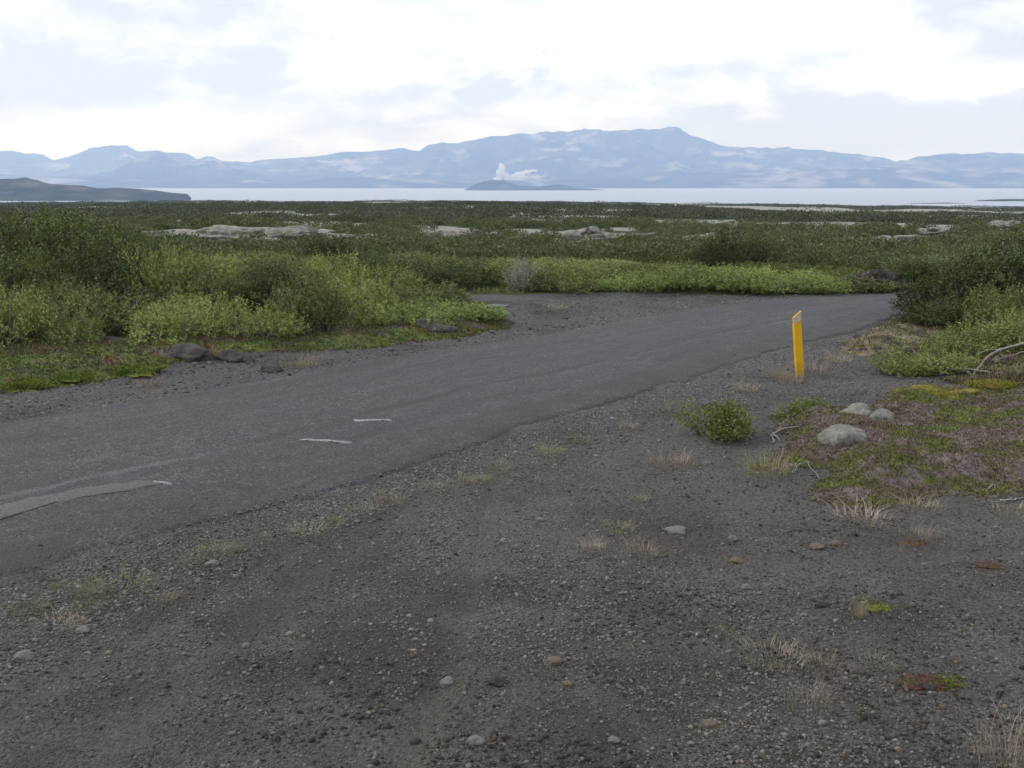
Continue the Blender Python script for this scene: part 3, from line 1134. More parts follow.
# --- the silver willow
P_silver = Proto('silver_willow', lf_silver, bark, seed=190, Wd=1.2, Ht=0.8, shoots=300, leaf=0.055, lw=0.4, up=0.6, nleaf=9, sl=0.22, lobes=7)
x, y, z = gp(521, 291)
P_silver.place(x, y + 0.3, 1.15, 0.78, 1.0, 'pale silvery leaved willow bush among the green ones beyond the lay-by', 'shrub')
placed.append((x, y + 0.3, 0.45))

# --- the right bank: dark birch, willow before it, all by hand
right = [('b', 996, 18.6, 2.3, 1.32, 'dark birch shrub on the right bank with the highest crown'),
         ('b', 950, 18.3, 1.8, 0.98, 'dark birch shrub whose branches reach over the end of the road'),
         ('b', 1040, 17.5, 2.3, 1.48, 'dark birch shrub cut by the right frame'),
         ('b', 970, 17.0, 1.5, 0.62, 'low dark birch shrub in front of the highest crown on the right bank'),
         ('b', 928, 17.6, 1.0, 0.42, 'lowest birch twigs hanging beside the far end of the road'),
         ('b', 1080, 20.0, 2.4, 1.5, 'dark birch shrub beyond the right frame'),
         ('w', 1010, 15.2, 1.5, 0.72, 'green willow bush below the dark birches at the right edge'),
         ('w', 985, 13.6, 1.4, 0.50, 'green willow bush behind the pale dead branch on the right bank'),
         ('w', 945, 13.3, 1.2, 0.42, 'low spreading green willow bush left of the dead branch on the right bank'),
         ('w', 912, 12.9, 0.95, 0.26, 'lowest green willow creeping over dark gravel at the foot of the right bank'),
         ('w', 1035, 13.4, 1.4, 0.55, 'green willow bush cut by the right frame above the dead branch'),
         ('w', 962, 12.5, 1.0, 0.28, 'small green willow at the foot of the right bank beside bare roots')]
for i, (k, px, D, W, Hh, lab) in enumerate(right):
    x, y = xy_at(px, D)
    Pq = (P_birch if k == 'b' else P_willow)
    Pq[i % len(Pq)].place(x, y, W, Hh, rs_.uniform(0, 6.28), lab, 'shrub')
    placed.append((x, y, W * 0.3))

# --- the thicket on the left of the road and beyond the bend
rock_spots = [(60, 231, 60, 6), (240, 241, 175, 12), (352, 242, 60, 7), (462, 244, 92, 12), (580, 247, 125, 17), (712, 246, 60, 10), (895, 246, 110, 9), (940, 234, 40, 6), (1004, 229, 40, 7)]


def on_rock(px, row):
    for (c, r_, wd, hh) in rock_spots:
        if abs(px - c) < wd * 0.5 and r_ - hh * 0.8 < row < r_ + 4:
            return True
    return False


cnt = 0
tries = 0
thick = []
while cnt < 232 and tries < 9000:
    tries += 1
    px = rs_.uniform(-70, 1090)
    D = 13.2 + (40 - 13.2) * rs_.uniform() ** 1.5
    x, y = (px - 512) / F * D, D
    pt = (np.array([x]), np.array([y]))
    dl = float(poly_sd(veg_left, *pt)[0])
    dr = float(poly_sd(veg_right_far, *pt)[0])
    d_in = max(dl, dr)
    if px < 165 and dl < 2.1 - 0.006 * max(0, px):
        continue
    if d_in < 0.32:
        continue
    if D < 29 and 590 < px < 890:
        continue
    r_ = 0.24 + 0.0155 * D + 0.08 * rs_.uniform()
    if not free(x, y, r_):
        continue
    z = hz(x, y)
    W = 2.0 * r_ * rs_.uniform(1.25, 1.75)
    mh, pq = max_height(x, y, z)
    if on_rock(*to_px(x, y, z)) and D > 34:
        continue
    nat = (0.50 + 0.42 * min(1, d_in / 1.6) + 0.02 * max(0, D - 15)) * rs_.uniform(0.60, 1.18)
    if px < 170 and D > 17:
        nat *= 1.5
    if 330 < px < 520 and D < 19.5:
        nat *= 1.0 - 0.45 * float(sstep(330, 430, px))
    Hh = min(nat, mh)
    if Hh < 0.22:
        continue
    u = rs_.uniform()
    patch = float(fbm(np.array([x / 3.2]), np.array([y / 3.2]), 2, 301)[0])
    if (px < 175 and D > 18.6) or (px > 915 and D < 26):
        kind_ = 'dark birch'
    elif px > 380 and px < 505 and D < 20 and d_in < 1.6:
        kind_ = 'yellow green'
    elif (patch > 0.42 and D > 16.2) or (patch > 0.26 and D > 19) or (D > 28 and u < 0.4):
        kind_ = 'dark birch'
    elif px > 150 and (patch < -0.30 or u < 0.10):
        kind_ = 'grey willow'
    else:
        kind_ = 'green willow'
    thick.append((px, D, d_in, x, y, W, Hh, kind_))
    placed.append((x, y, r_))
    cnt += 1
print('bushes', cnt, tries)
KP = {'yellow green': P_bright, 'dark birch': P_birch, 'grey willow': P_grey, 'green willow': P_willow}
KN = {'yellow green': 'yellow green willows', 'dark birch': 'dark birch bushes', 'grey willow': 'grey green willows', 'green willow': 'mid green willows'}
ORD = ['leftmost', 'second from left', 'third from left', 'fourth from left', 'fifth from left', 'sixth from left', 'seventh from left', 'eighth from left', 'ninth from left', 'tenth from left', 'eleventh from left', 'twelfth from left', 'thirteenth from left', 'fourteenth from left', 'fifteenth from left', 'sixteenth from left', 'seventeenth from left', 'eighteenth from left']


def col_of(px):
    for lim, nm in ((70, 'at the left end'), (150, 'below the tall birches'), (300, 'left of centre'), (455, 'left of the lay-by'), (600, 'beyond the lay-by'), (760, 'behind the left bright willows'), (905, 'behind the right bright willows')):
        if px < lim:
            return nm
    return 'behind the right bank'


bins = {}
for q in thick:
    row = 'front' if q[1] < 17 else ('second' if q[1] < 20.5 else ('middle' if q[1] < 27 else 'back'))
    bins.setdefault((q[7], row, col_of(q[0])), []).append(q)
for (kd, row, cn), v in bins.items():
    v.sort()
    for n_, (px, D, d_in, x, y, W, Hh, _) in enumerate(v):
        Pq = KP[kd]
        if len(v) == 1:
            lab = 'only ' + KN[kd].replace('willows', 'willow').replace('bushes', 'bush') + ' in the ' + row + ' row ' + cn
        else:
            lab = ORD[min(n_, 17)] + ' of ' + KN[kd] + ' in the ' + row + ' row ' + cn
        Pq[int(rs_.integers(len(Pq)))].place(x, y, W, Hh, rs_.uniform(0, 6.28), lab, 'shrub', KN[kd] + ' of the roadside thicket')

# --- low scrub filling the gaps and the plain to the lake: one uncountable mass


def dome_clumps(cx, cy, cw, ch, nper, qs, rg, flatten=1.0):
    """many small ragged leaf clumps spread through low domes"""
    n = len(cx)
    idx = np.repeat(np.arange(n), nper)
    m_ = len(idx)
    th = rg.uniform(0, 2 * math.pi, m_)
    c = rg.uniform(0.0, 1.0, m_)
    rr = np.sqrt(1 - c ** 2) * rg.uniform(0.6, 1.05, m_)
    lump = 1 + 0.28 * np.sin(3 * th + idx * 1.7) * np.sqrt(1 - c ** 2)
    X_ = cx[idx] + rr * np.cos(th) * cw[idx] * 0.5 * lump
    Y_ = cy[idx] + rr * np.sin(th) * cw[idx] * 0.5 * lump
    zb = H(cx, cy)[idx]
    Z_ = zb + ch[idx] * (0.05 + 0.9 * c * rg.uniform(0.7, 1.12, m_))
    q = qs[idx] * rg.uniform(0.6, 1.3, m_)
    dr = np.c_[np.cos(th) * 0.5, np.sin(th) * 0.5, 0.5 + rg.uniform(0, 0.8, m_)] + rg.normal(scale=0.45, size=(m_, 3))
    return leaves(np.c_[X_, Y_, Z_], dr, q, q * 0.8, rg, 0.2)


lf_scrub = mat_leaf('scrub_leaf', (0.066, 0.090, 0.032), (0.155, 0.180, 0.072), (0.24, 0.23, 0.14), 0.2)
lf_scrub2 = mat_leaf('far_scrub_leaf', (0.062, 0.080, 0.042), (0.138, 0.154, 0.084), (0.24, 0.23, 0.16), 0.2)


def scatter(n, D0, D1, pw, a0=-0.66, a1=0.66):
    D = D0 * (D1 / D0) ** (rs_.uniform(size=n) ** pw)
    a = rs_.uniform(a0, a1, n)
    return D * np.sin(a), D * np.cos(a), D


SV, SF = [], []
off = 0


def add_stuff(V, Fc):
    global off
    SV.append(V)
    SF.append(Fc + off)
    off += len(V)


def thin(x, y, D, want=True):
    """scrub grows between the bare lava"""
    lich = lichen(x, y)
    k = lich < -0.03 + 0.05 * rs_.normal(size=x.shape)
    zz = H(x, y)
    px, row = to_px(x, y, zz)
    for (c, r_, wd, hh) in rock_spots:
        k &= ~((np.abs(px - c) < wd * 0.5) & (row > r_ - hh * 0.8) & (row < r_ + 15) & (D > 30))
    return k


x, y, D = scatter(1900, 31, 110, 0.85)
k = thin(x, y, D) | (D < 42)
x, y, D = x[k], y[k], D[k]
cw = rs_.uniform(1.4, 3.2, len(x))
ch = rs_.uniform(0.35, 0.85, len(x)) * (0.75 + D / 220)
Vs, Fs = dome_clumps(x, y, cw, ch, 520, 0.05 + D * 0.0007, rs_)
near_scrub = mesh_np('birch_scrub', Vs, Fs, lf_scrub)
tag(near_scrub, 'low dark green birch scrub between the pale lava humps of the middle plain', 'scrub', kind='stuff')
x, y, D = scatter(4200, 100, 420, 0.8)
k = thin(x, y, D)
x, y, D = x[k], y[k], D[k]
cw = rs_.uniform(2.5, 7.5, len(x)) * (0.8 + D / 400)
ch = rs_.uniform(0.4, 1.1, len(x))
add_stuff(*dome_clumps(x, y, cw, ch, 200, 0.12 + D * 0.0007, rs_))
x, y, D = scatter(6500, 400, 2600, 0.9)
k = thin(x, y, D)
x, y, D = x[k], y[k], D[k]
cw = rs_.uniform(8, 26, len(x)) * (0.7 + D / 1200)
ch = rs_.uniform(0.6, 1.7, len(x))
add_stuff(*dome_clumps(x, y, cw, ch, 90, 0.35 + D * 0.0006, rs_))
far_scrub = mesh_np('far_scrub', np.vstack(SV), np.vstack(SF), lf_scrub2)
tag(far_scrub, 'grey green birch scrub covering the far plain down to the lake', 'scrub', kind='stuff')

# ================================================================== LAVA, STONES, SMALL THINGS
from mathutils import noise as mn


def ico(sub):
    import bmesh
    bm = bmesh.new()
    bmesh.ops.create_icosphere(bm, subdivisions=sub, radius=1.0)
    V = np.array([v.co[:] for v in bm.verts])
    Fc = np.array([[v.index for v in f.verts] for f in bm.faces])
    bm.free()
    return V, Fc


ICO = {k: ico(k) for k in (1, 4, 5)}


def rock_mesh(seed, sx, sy, sz, rough=0.25, sub=4, angular=0.5, freq=1.3):
    V, Fc = ICO[sub]
    V = V.copy()
    r_ = np.zeros(len(V))
    o = Vector((seed * 3.1, seed * 1.7, seed * 0.9))
    for i, v in enumerate(V):
        p = Vector(v)
        a = mn.fractal(p * freq + o, 0.9, 2.1, 5)
        b = mn.noise(p * freq * 0.8 + o * 1.3)
        c = mn.cell(p * 2.2 + o) if angular > 0 else 0
        r_[i] = 1 + rough * (a * 0.55 + b * 0.9) + rough * 0.14 * angular * c
    V = V * r_[:, None] * np.array([sx, sy, sz])
    return V, Fc


m_lichen = mat_simple('lichen_on_lava', (0.085, 0.083, 0.074), (0.33, 0.32, 0.285), 2.6, 0.95, 0.16, 2.2, c2=(0.070, 0.080, 0.045), detail=8)
m_boulder = mat_simple('grey_moss_boulder', (0.10, 0.10, 0.088), (0.26, 0.26, 0.235), 14, 0.95, 0.03, 16, c2=(0.085, 0.088, 0.068))
m_lava = mat_simple('lava_stone', (0.022, 0.020, 0.018), (0.085, 0.078, 0.070), 7, 0.9, 0.02, 18, c2=(0.09, 0.085, 0.07))
m_pale = mat_simple('pale_stone', (0.085, 0.085, 0.085), (0.17, 0.165, 0.158), 40, 0.85, 0.002, 120)
m_dark = mat_simple('dark_stone', (0.020, 0.020, 0.021), (0.055, 0.054, 0.052), 40, 0.85, 0.003, 120)
m_tan = mat_simple('rusty_stone', (0.08, 0.060, 0.044), (0.15, 0.12, 0.09), 40, 0.85, 0.003, 120)
m_earth = mat_simple('bare_earth', (0.018, 0.016, 0.014), (0.070, 0.060, 0.052), 9, 0.95, 0.06, 14, c2=(0.13, 0.115, 0.095))
m_dead = mat_simple('dead_wood', (0.13, 0.12, 0.11), (0.32, 0.30, 0.28), 30, 0.85, 0.003, 70)

# --- pale lava humps on the plain
hump_labels = ['small pale lava hump above the crown of the tall left thicket',
               'long low pale lava hump above the left thicket, the widest on the plain',
               'pale lava hump at the right end of the longest hump, left of centre',
               'pale domed lava hump with a dark cleft, above the silvery willow',
               'large pale lava hump with a dark crest, the highest near the centre',
               'broken grey lava hump right of the large central one',
               'long thin pale lava ridge above the right end of the road',
               'small pale lava hump behind the long thin ridge on the right',
               'pale lava hump at the right edge above the dark birches']
for i, (c, r_, wd, hh) in enumerate(rock_spots):
    x, y, z = gp(c, r_)
    W = wd / F * y * 0.56
    hgt = hh / F * y * 1.05
    hgt *= 1.05
    V, Fc = rock_mesh(40 + i, W, max(W * 0.45, 1.2), hgt, 0.42, 5, 1.5, 3.2)
    V[:, 2] = np.where(V[:, 2] > 0, V[:, 2], V[:, 2] * 0.4)
    o = mesh_np('lava_hump', V, Fc, m_lichen, smooth=True, loc=(x, y, z - 0.05))
    tag(o, hump_labels[i], 'rock', 'pale lava humps on the plain')
    if i in (3, 4, 5, 6):                      # darker broken crest
        V, Fc = rock_mesh(80 + i, W * 0.16, W * 0.16, hgt * 0.30, 0.5, 4, 1.0, 2.4)
        c_ = mesh_np('broken_crest', V, Fc, m_lava, loc=(W * (0.1 if i != 3 else 0.32), -W * 0.12, hgt * 0.74), parent=o)

# --- earth bank with roots at the end of the road
x, y, z = gp(868, 291)
V, Fc = rock_mesh(61, 0.60, 0.5, 0.32, 0.7, 5, 1.4, 3.0)
o = mesh_np('earth_bank', V, Fc, m_earth, smooth=True, loc=(x + 0.2, y + 0.3, z + 0.05))
tag(o, 'dark eroded earth bank under bushes at the far end of the road', 'earth bank')

# --- boulders and lava stones


def stone(px, row, wpx, hpx, mat, name, label, cat='stone', group=None, dz=0.25, seed=None, rough=0.25, sub=4):
    x, y, z = gp(px, row)
    dist = math.sqrt(x * x + y * y + (CAMZ - z) ** 2)
    W = wpx / F * dist * 0.5
    Hh = hpx / F * dist * 0.62
    seed = int(px * 7 + row) % 97 if seed is None else seed
    V, Fc = rock_mesh(seed, W, W * 0.8, Hh, rough, sub, 0.8)
    o = mesh_np(name, V, Fc, mat, smooth=True, loc=(x, y + W * 0.3, z + Hh * dz))
    return tag(o, label, cat, group)


stone(848, 459, 48, 34, m_boulder, 'mossy_boulder', 'large pale grey moss covered boulder in front of the purple heather', 'boulder', dz=0.42, rough=0.38)
stone(858, 428, 34, 20, m_boulder, 'mossy_boulder', 'flat grey boulder, left of the two side by side behind the large one', 'boulder', dz=0.75, rough=0.32)
stone(880, 430, 28, 17, m_boulder, 'mossy_boulder', 'flat grey boulder, right of the two side by side behind the large one', 'boulder', dz=0.75, rough=0.32)
stone(187, 359, 48, 15, m_lava, 'lava_boulder', 'largest dark lava boulder on the verge below the left thicket', 'boulder', rough=0.4)
stone(229, 361, 28, 12, m_lava, 'lava_boulder', 'dark lava boulder right of the largest one on the left verge', 'boulder', rough=0.35)
stone(247, 362, 15, 7, m_lava, 'lava_boulder', 'small brown lava boulder, third from the left on the left verge', 'boulder', rough=0.35)
stone(271, 372, 20, 9, m_lava, 'lava_boulder', 'brown lava boulder lying nearest to the asphalt on the left shoulder', 'boulder', rough=0.3)
stone(108, 346, 36, 10, m_lava, 'lava_boulder', 'low brown lava boulder under willow twigs behind the left moss', 'boulder', rough=0.35)
stone(60, 352, 24, 8, m_lava, 'lava_boulder', 'low brown lava boulder at the far left of the left verge', 'boulder', rough=0.35)
stone(433, 334, 40, 17, m_lava, 'lava_boulder', 'heather topped lava boulder at the tip of the left thicket', 'boulder', rough=0.4)
stone(478, 322, 22, 8, m_lava, 'lava_boulder', 'small dark lava boulder at the corner of the lay-by', 'boulder', rough=0.4)
stone(497, 307, 22, 3, m_pale, 'flat_stone', 'flat pale stone at the back of the lay-by', 'stone')
for (px, row, wp, hp, mt, lab) in [
        (447, 686, 15, 9, m_pale, 'pale grey stone lying alone in the gravel at bottom centre'),
        (498, 685, 17, 9, m_dark, 'blackish stone right of the pale one at bottom centre'),
        (554, 664, 17, 7, m_tan, 'rusty orange stone in the gravel right of bottom centre'),
        (568, 686, 10, 5, m_tan, 'small tan stone below the rusty orange one'),
        (476, 745, 16, 9, m_pale, 'grey brown stone near the bottom edge left of centre'),
        (614, 743, 12, 6, m_pale, 'small grey stone near the bottom edge right of centre'),
        (23, 660, 17, 9, m_pale, 'pale grey wedge shaped stone at the lower left edge'),
        (82, 633, 12, 6, m_pale, 'light grey stone below the yellow grass at lower left'),
        (733, 541, 10, 6, m_pale, 'small whitish stone on dark gravel below the small willow'),
        (676, 533, 22, 6, m_pale, 'flat bluish grey stone in the middle of the dark gravel'),
        (817, 549, 14, 5, m_tan, 'flat tan stone, left of a pair below the heather'),
        (836, 546, 12, 6, m_tan, 'tan stone, right of a pair below the heather'),
        (737, 563, 13, 5, m_tan, 'flat tan stone below the small whitish one'),
        (746, 589, 10, 5, m_pale, 'little grey stone alone right of centre on the brown soil'),
        (821, 607, 12, 6, m_dark, 'dark stone beside the dry stalks at lower right'),
        (710, 727, 14, 7, m_tan, 'yellowish stone near the bottom edge at lower right'),
        (707, 465, 8, 4, m_pale, 'tiny pale stone below the small willow'),
        (212, 566, 14, 6, m_pale, 'light grey stone on the gravel ridge beside yellow grass'),
        (540, 521, 9, 4, m_pale, 'tiny grey stone on the gravel track in the middle'),
        (930, 690, 12, 6, m_dark, 'dark stone beside the red leaves at lower right')]:
    stone(px, row, wp, hp, mt, 'stone', lab, 'stone', 'single stones on the gravel', dz=0.3)

# --- gravel: real stones in their thousands


def gravel_mesh(name, x, y, r_, mat, seed, label, squash=0.6, onroad=False):
    rg = np.random.default_rng(seed)
    V0, F0 = ICO[1]
    nv = len(V0)
    pick = np.arange(12)                         # the twelve corners of the icosahedron
    n = len(x)
    z = H(x, y)
    # stones on the asphalt lie on the asphalt
    if onroad:
        ins = poly_sd(ROADPOLY, x, y) > -0.02
        if ins.any():
            zi = np.zeros(ins.sum())
            xi, yi = x[ins], y[ins]
            for s0 in range(0, len(xi), 400):
                zi[s0:s0 + 400] = road_z(xi[s0:s0 + 400], yi[s0:s0 + 400])
            z[ins] = zi
    Vb, Fb = ICO_BASE
    k = len(Vb)
    J = Vb[None] * (1 + rg.normal(scale=0.17, size=(n, k, 1)))
    sc_ = np.c_[rg.uniform(0.8, 1.35, n), rg.uniform(0.65, 1.1, n), rg.uniform(0.4, 0.85, n) * squash / 0.6] * r_[:, None]
    J = J * sc_[:, None]
    a = rg.uniform(0, 2 * math.pi, n)
    tl = rg.normal(scale=0.35, size=n)
    ct, st = np.cos(tl)[:, None], np.sin(tl)[:, None]
    X1 = J[:, :, 0] * ct - J[:, :, 2] * st
    Z1 = J[:, :, 0] * st + J[:, :, 2] * ct
    ca, sa = np.cos(a)[:, None], np.sin(a)[:, None]
    X2 = X1 * ca - J[:, :, 1] * sa
    Y2 = X1 * sa + J[:, :, 1] * ca
    V = np.stack([X2 + x[:, None], Y2 + y[:, None], Z1 + (z + r_ * 0.18)[:, None]], 2).reshape(-1, 3)
    Fc = (Fb[None] + (np.arange(n) * k)[:, None, None]).reshape(-1, 3)
    o = mesh_np(name, V, Fc, mat)
    return tag(o, label, 'gravel', kind='stuff')


def base_ico():
    p = (1 + 5 ** 0.5) / 2
    V = np.array([(-1, p, 0), (1, p, 0), (-1, -p, 0), (1, -p, 0), (0, -1, p), (0, 1, p), (0, -1, -p), (0, 1, -p), (p, 0, -1), (p, 0, 1), (-p, 0, -1), (-p, 0, 1)], float)
    V /= np.linalg.norm(V[0])
    Fc = np.array([(0, 11, 5), (0, 5, 1), (0, 1, 7), (0, 7, 10), (0, 10, 11), (1, 5, 9), (5, 11, 4), (11, 10, 2), (10, 7, 6), (7, 1, 8), (3, 9, 4), (3, 4, 2), (3, 2, 6), (3, 6, 8), (3, 8, 9), (4, 9, 5), (2, 4, 11), (6, 2, 10), (8, 6, 7), (9, 8, 1)])
    return V, Fc


ICO_BASE = base_ico()


def mat_stones(name, c0, c1, c2, c3):
    m, t, bs = mat_new(name)
    rnd = t.add('ShaderNodeNewGeometry').outputs['Random Per Island']
    g = t.add('ShaderNodeTexCoord').outputs['Object']
    r2 = t.math('FRACT', t.math('MULTIPLY', rnd, 23.7))
    r3 = t.math('FRACT', t.math('MULTIPLY', rnd, 71.3))
    c = t.mix(rnd, c0, c1)
    c = t.mix(t.ramp(r2, 0.88, 0.97), c, c2)
    c = t.mix(t.ramp(r3, 0.965, 0.99), c, c3)
    t.l.new(t.mix(t.ramp(t.noise(g, 70, 4), 0.35, 0.7, 0, 0.35), c, (0.03, 0.028, 0.025)), bs.inputs['Base Color'])
    t.l.new(t.bump(t.noise(g, 160, 3), 0.002, 0.8), bs.inputs['Normal'])
    bs.inputs['Roughness'].default_value = 0.9
    return m


m_grav = mat_stones('basalt_gravel', (0.034, 0.035, 0.037), (0.205, 0.204, 0.204), (0.185, 0.18, 0.176), (0.21, 0.205, 0.19))
m_grav2 = mat_stones('brown_scoria', (0.024, 0.021, 0.018), (0.180, 0.165, 0.146), (0.115, 0.085, 0.068), (0.21, 0.185, 0.15))
m_clod = mat_stones('dark_scoria', (0.020, 0.017, 0.014), (0.082, 0.070, 0.058), (0.12, 0.095, 0.075), (0.17, 0.14, 0.11))
rg = np.random.default_rng(5)


def pts(n, D0, D1, a0, a1, pw=1.0):
    D = D0 + (D1 - D0) * rg.uniform(size=n) ** pw
    a = rg.uniform(a0, a1, n)
    return D * np.sin(a), D * np.cos(a), D


x, y, D = pts(210000, 3.1, 12.5, -0.62, 0.60, 1.15)
sdd = side(x, y)
hp = poly_sd(heather_poly, x, y)
wl = poly_sd(willow_poly, x, y)
# looser, coarser stones heap up beside the asphalt, the wheel tracks are packed fine
dens = 0.30 + 0.70 * np.exp(-((sdd - 0.45) / 0.55) ** 2) + 0.45 * sstep(-0.05, 0.25, fbm(x * 0.8, y * 0.8, 3, 131))
dens = dens * (1 - 0.65 * track(x, y)) * (0.35 + 0.65 * sstep(-0.35, 0.15, fbm(x * 2.1, y * 2.1, 3, 137)))
k = (sdd > 0.03 * rg.normal(size=len(x)) - 0.05) & (hp < -0.02) & (wl < 0.1) & (rg.uniform(size=len(x)) < dens)
x, y, D, sdd = x[k], y[k], D[k], sdd[k]
r_ = 0.0060 * np.exp(rg.normal(scale=0.40, size=len(x))) * (1 + 0.12 * np.exp(-((sdd - 0.5) / 0.6) ** 2)) * (0.85 + D * 0.02)
big = rg.uniform(size=len(x)) < 0.005
r_ = np.minimum(np.where(big, r_ * 1.8, r_), 0.034)
br = (0.5 * fbm(x * 0.45, y * 0.45, 3, 141) + 0.55 * sstep(0.8, 3.2, sdd) + 0.12 * rg.normal(size=len(x))) > 0.32
gravel_mesh('gravel', x[~br], y[~br], r_[~br], m_grav, 8, 'loose grey basalt gravel heaped beside the near edge of the asphalt', onroad=True)
gravel_mesh('scoria', x[br], y[br], r_[br], m_grav2, 9, 'brown black scoria covering the soil in the right foreground')
print('gravel', len(x))
x, y, D = pts(60000, 3.1, 11.0, -0.30, 0.58, 1.1)
sdd = side(x, y)
cl = sstep(0.0, 0.35, fbm(x * 1.1 + 9, y * 1.1, 4, 161)) * sstep(1.6, 4.0, sdd) * (1 - track(x, y)) * 0.6
k = (rg.uniform(size=len(x)) < cl) & (poly_sd(heather_poly, x, y) < -0.02) & (poly_sd(willow_poly, x, y) < 0.1)
x, y = x[k], y[k]
gravel_mesh('scoria', x, y, np.minimum(0.0070 * np.exp(rg.normal(scale=0.45, size=len(x))), 0.02), m_clod, 19, 'coarse dark scoria clods in patches in the right foreground', squash=0.75)
print('clods', len(x))
# stones that strayed on to the asphalt, and the far shoulder
x, y, D = pts(90000, 4.0, 22, -0.55, 0.5)
sdd = side(x, y)
k = (sdd < 0.05) & (sdd > -0.75) & (rg.uniform(size=len(x)) < 0.75 * np.exp(sdd / 0.30)) & (poly_sd(ROADPOLY, x, y) > -0.1)
x1, y1 = x[k], y[k]
x, y, D = pts(45000, 12.0, 21, -0.05, 0.55)
sdd = side(x, y)
k = (sdd > 0) & (poly_sd(heather_poly, x, y) < 0) & (poly_sd(willow_poly, x, y) < 0.1) & (poly_sd(verge_poly, x, y) < 0.1) & (rg.uniform(size=len(x)) < 0.7)
gravel_mesh('gravel', x[k], y[k], 0.0085 * np.exp(rg.normal(scale=0.4, size=k.sum())), m_grav, 12, 'grey gravel round the foot of the marker post and up to the bend')
x, y, D = pts(60000, 8, 24.5, -0.60, 0.40)
rp = poly_sd(ROADPOLY, x, y)
sdd = side(x, y)
k = (sdd < -1) & (rp < 0.10) & (rp > -2.6) & (poly_sd(veg_left, x, y) < 0.1) & (poly_sd(veg_right_far, x, y) < 0.1)
x2, y2 = x[k], y[k]
k = rg.uniform(size=len(x2)) < 0.75
x2, y2 = x2[k], y2[k]
r1 = 0.0055 * np.exp(rg.normal(scale=0.35, size=len(x1)))
r2 = 0.011 * np.exp(rg.normal(scale=0.45, size=len(x2)))
gravel_mesh('gravel', np.r_[x1, x2], np.r_[y1, y2], np.r_[r1, r2], m_grav, 10, 'loose grey gravel on the far shoulder and the lay-by', onroad=True)
print('shoulder', len(x1), len(x2))

# ------------------------------------------------------------------ ground cover


def mat_cover(name, cols, scale, trans=0.2):
    """several plant colours in patches that follow their own ground"""
    m, t, bs = mat_new(name)
    g = t.add('ShaderNodeTexCoord').outputs['Object']
    rnd = t.add('ShaderNodeNewGeometry').outputs['Random Per Island']
    jit = t.math('MULTIPLY', t.math('SUBTRACT', rnd, 0.5), 0.16)
    c = cols[0]
    for i, col in enumerate(cols[1:]):
        n = t.noise(t.scale(g, (1, 1.4, 1)), scale * (1 + 0.35 * i), 3, 0.55)
        mp = t.add('ShaderNodeMapping')
        c = t.mix(t.ramp(t.math('ADD', n, jit), 0.50 + 0.018 * i, 0.56 + 0.018 * i), c, col)
        # each colour is laid by a different noise
        nn = [q for q in t.n if q.type == 'TEX_NOISE'][-1]
        nn.noise_dimensions = '4D'
        nn.inputs['W'].default_value = 3.7 * i + 1.3
        t.n.remove(mp)
    lum = t.ramp(t.math('FRACT', t.math('MULTIPLY', rnd, 13.1)), 0, 1, 0.65, 1.35)
    sc_ = t.add('ShaderNodeVectorMath', operation='SCALE')
    t.put(sc_.inputs[0], c)
    t.l.new(lum, sc_.inputs['Scale'])
    t.l.new(sc_.outputs[0], bs.inputs['Base Color'])
    bs.inputs['Roughness'].default_value = 0.8
    bs.inputs['Specular IOR Level'].default_value = 0.15
    return m


def sprigs(x, y, z, size, rg, wide=0.35, up=1.0, k=3):
    n = len(x)
    X = np.repeat(x, k) + rg.normal(scale=0.3, size=n * k) * np.repeat(size, k)
    Y = np.repeat(y, k) + rg.normal(scale=0.3, size=n * k) * np.repeat(size, k)
    Z = np.repeat(z, k)
    d = np.c_[rg.normal(scale=0.6, size=n * k), rg.normal(scale=0.6, size=n * k), up * rg.uniform(0.5, 1.2, n * k)]
    s = np.repeat(size, k) * rg.uniform(0.6, 1.3, n * k)
    return leaves(np.c_[X, Y, Z], d, s, s * wide, rg, 0.2)


def mat_hump(poly, amp, seed, x, y):
    sdv = poly_sd(poly, x, y)
    return sstep(-0.02, 0.28, sdv) * amp * (0.55 + 0.75 * np.clip(fbm(x * 1.6, y * 1.6, 3, seed) + 0.2, -0.4, 1)), sdv


HC = [(0.125, 0.125, 0.050), (0.200, 0.155, 0.148), (0.135, 0.106, 0.080), (0.135, 0.155, 0.048), (0.215, 0.172, 0.165)]
m_heather = mat_cover('heather_and_moss', HC, 1.5)
HC2 = [(0.095, 0.120, 0.036), (0.105, 0.082, 0.062), (0.145, 0.118, 0.110), (0.130, 0.160, 0.038), (0.160, 0.125, 0.080), (0.075, 0.095, 0.032), (0.17, 0.085, 0.045)]
m_verge = mat_cover('verge_plants', HC2, 1.0)


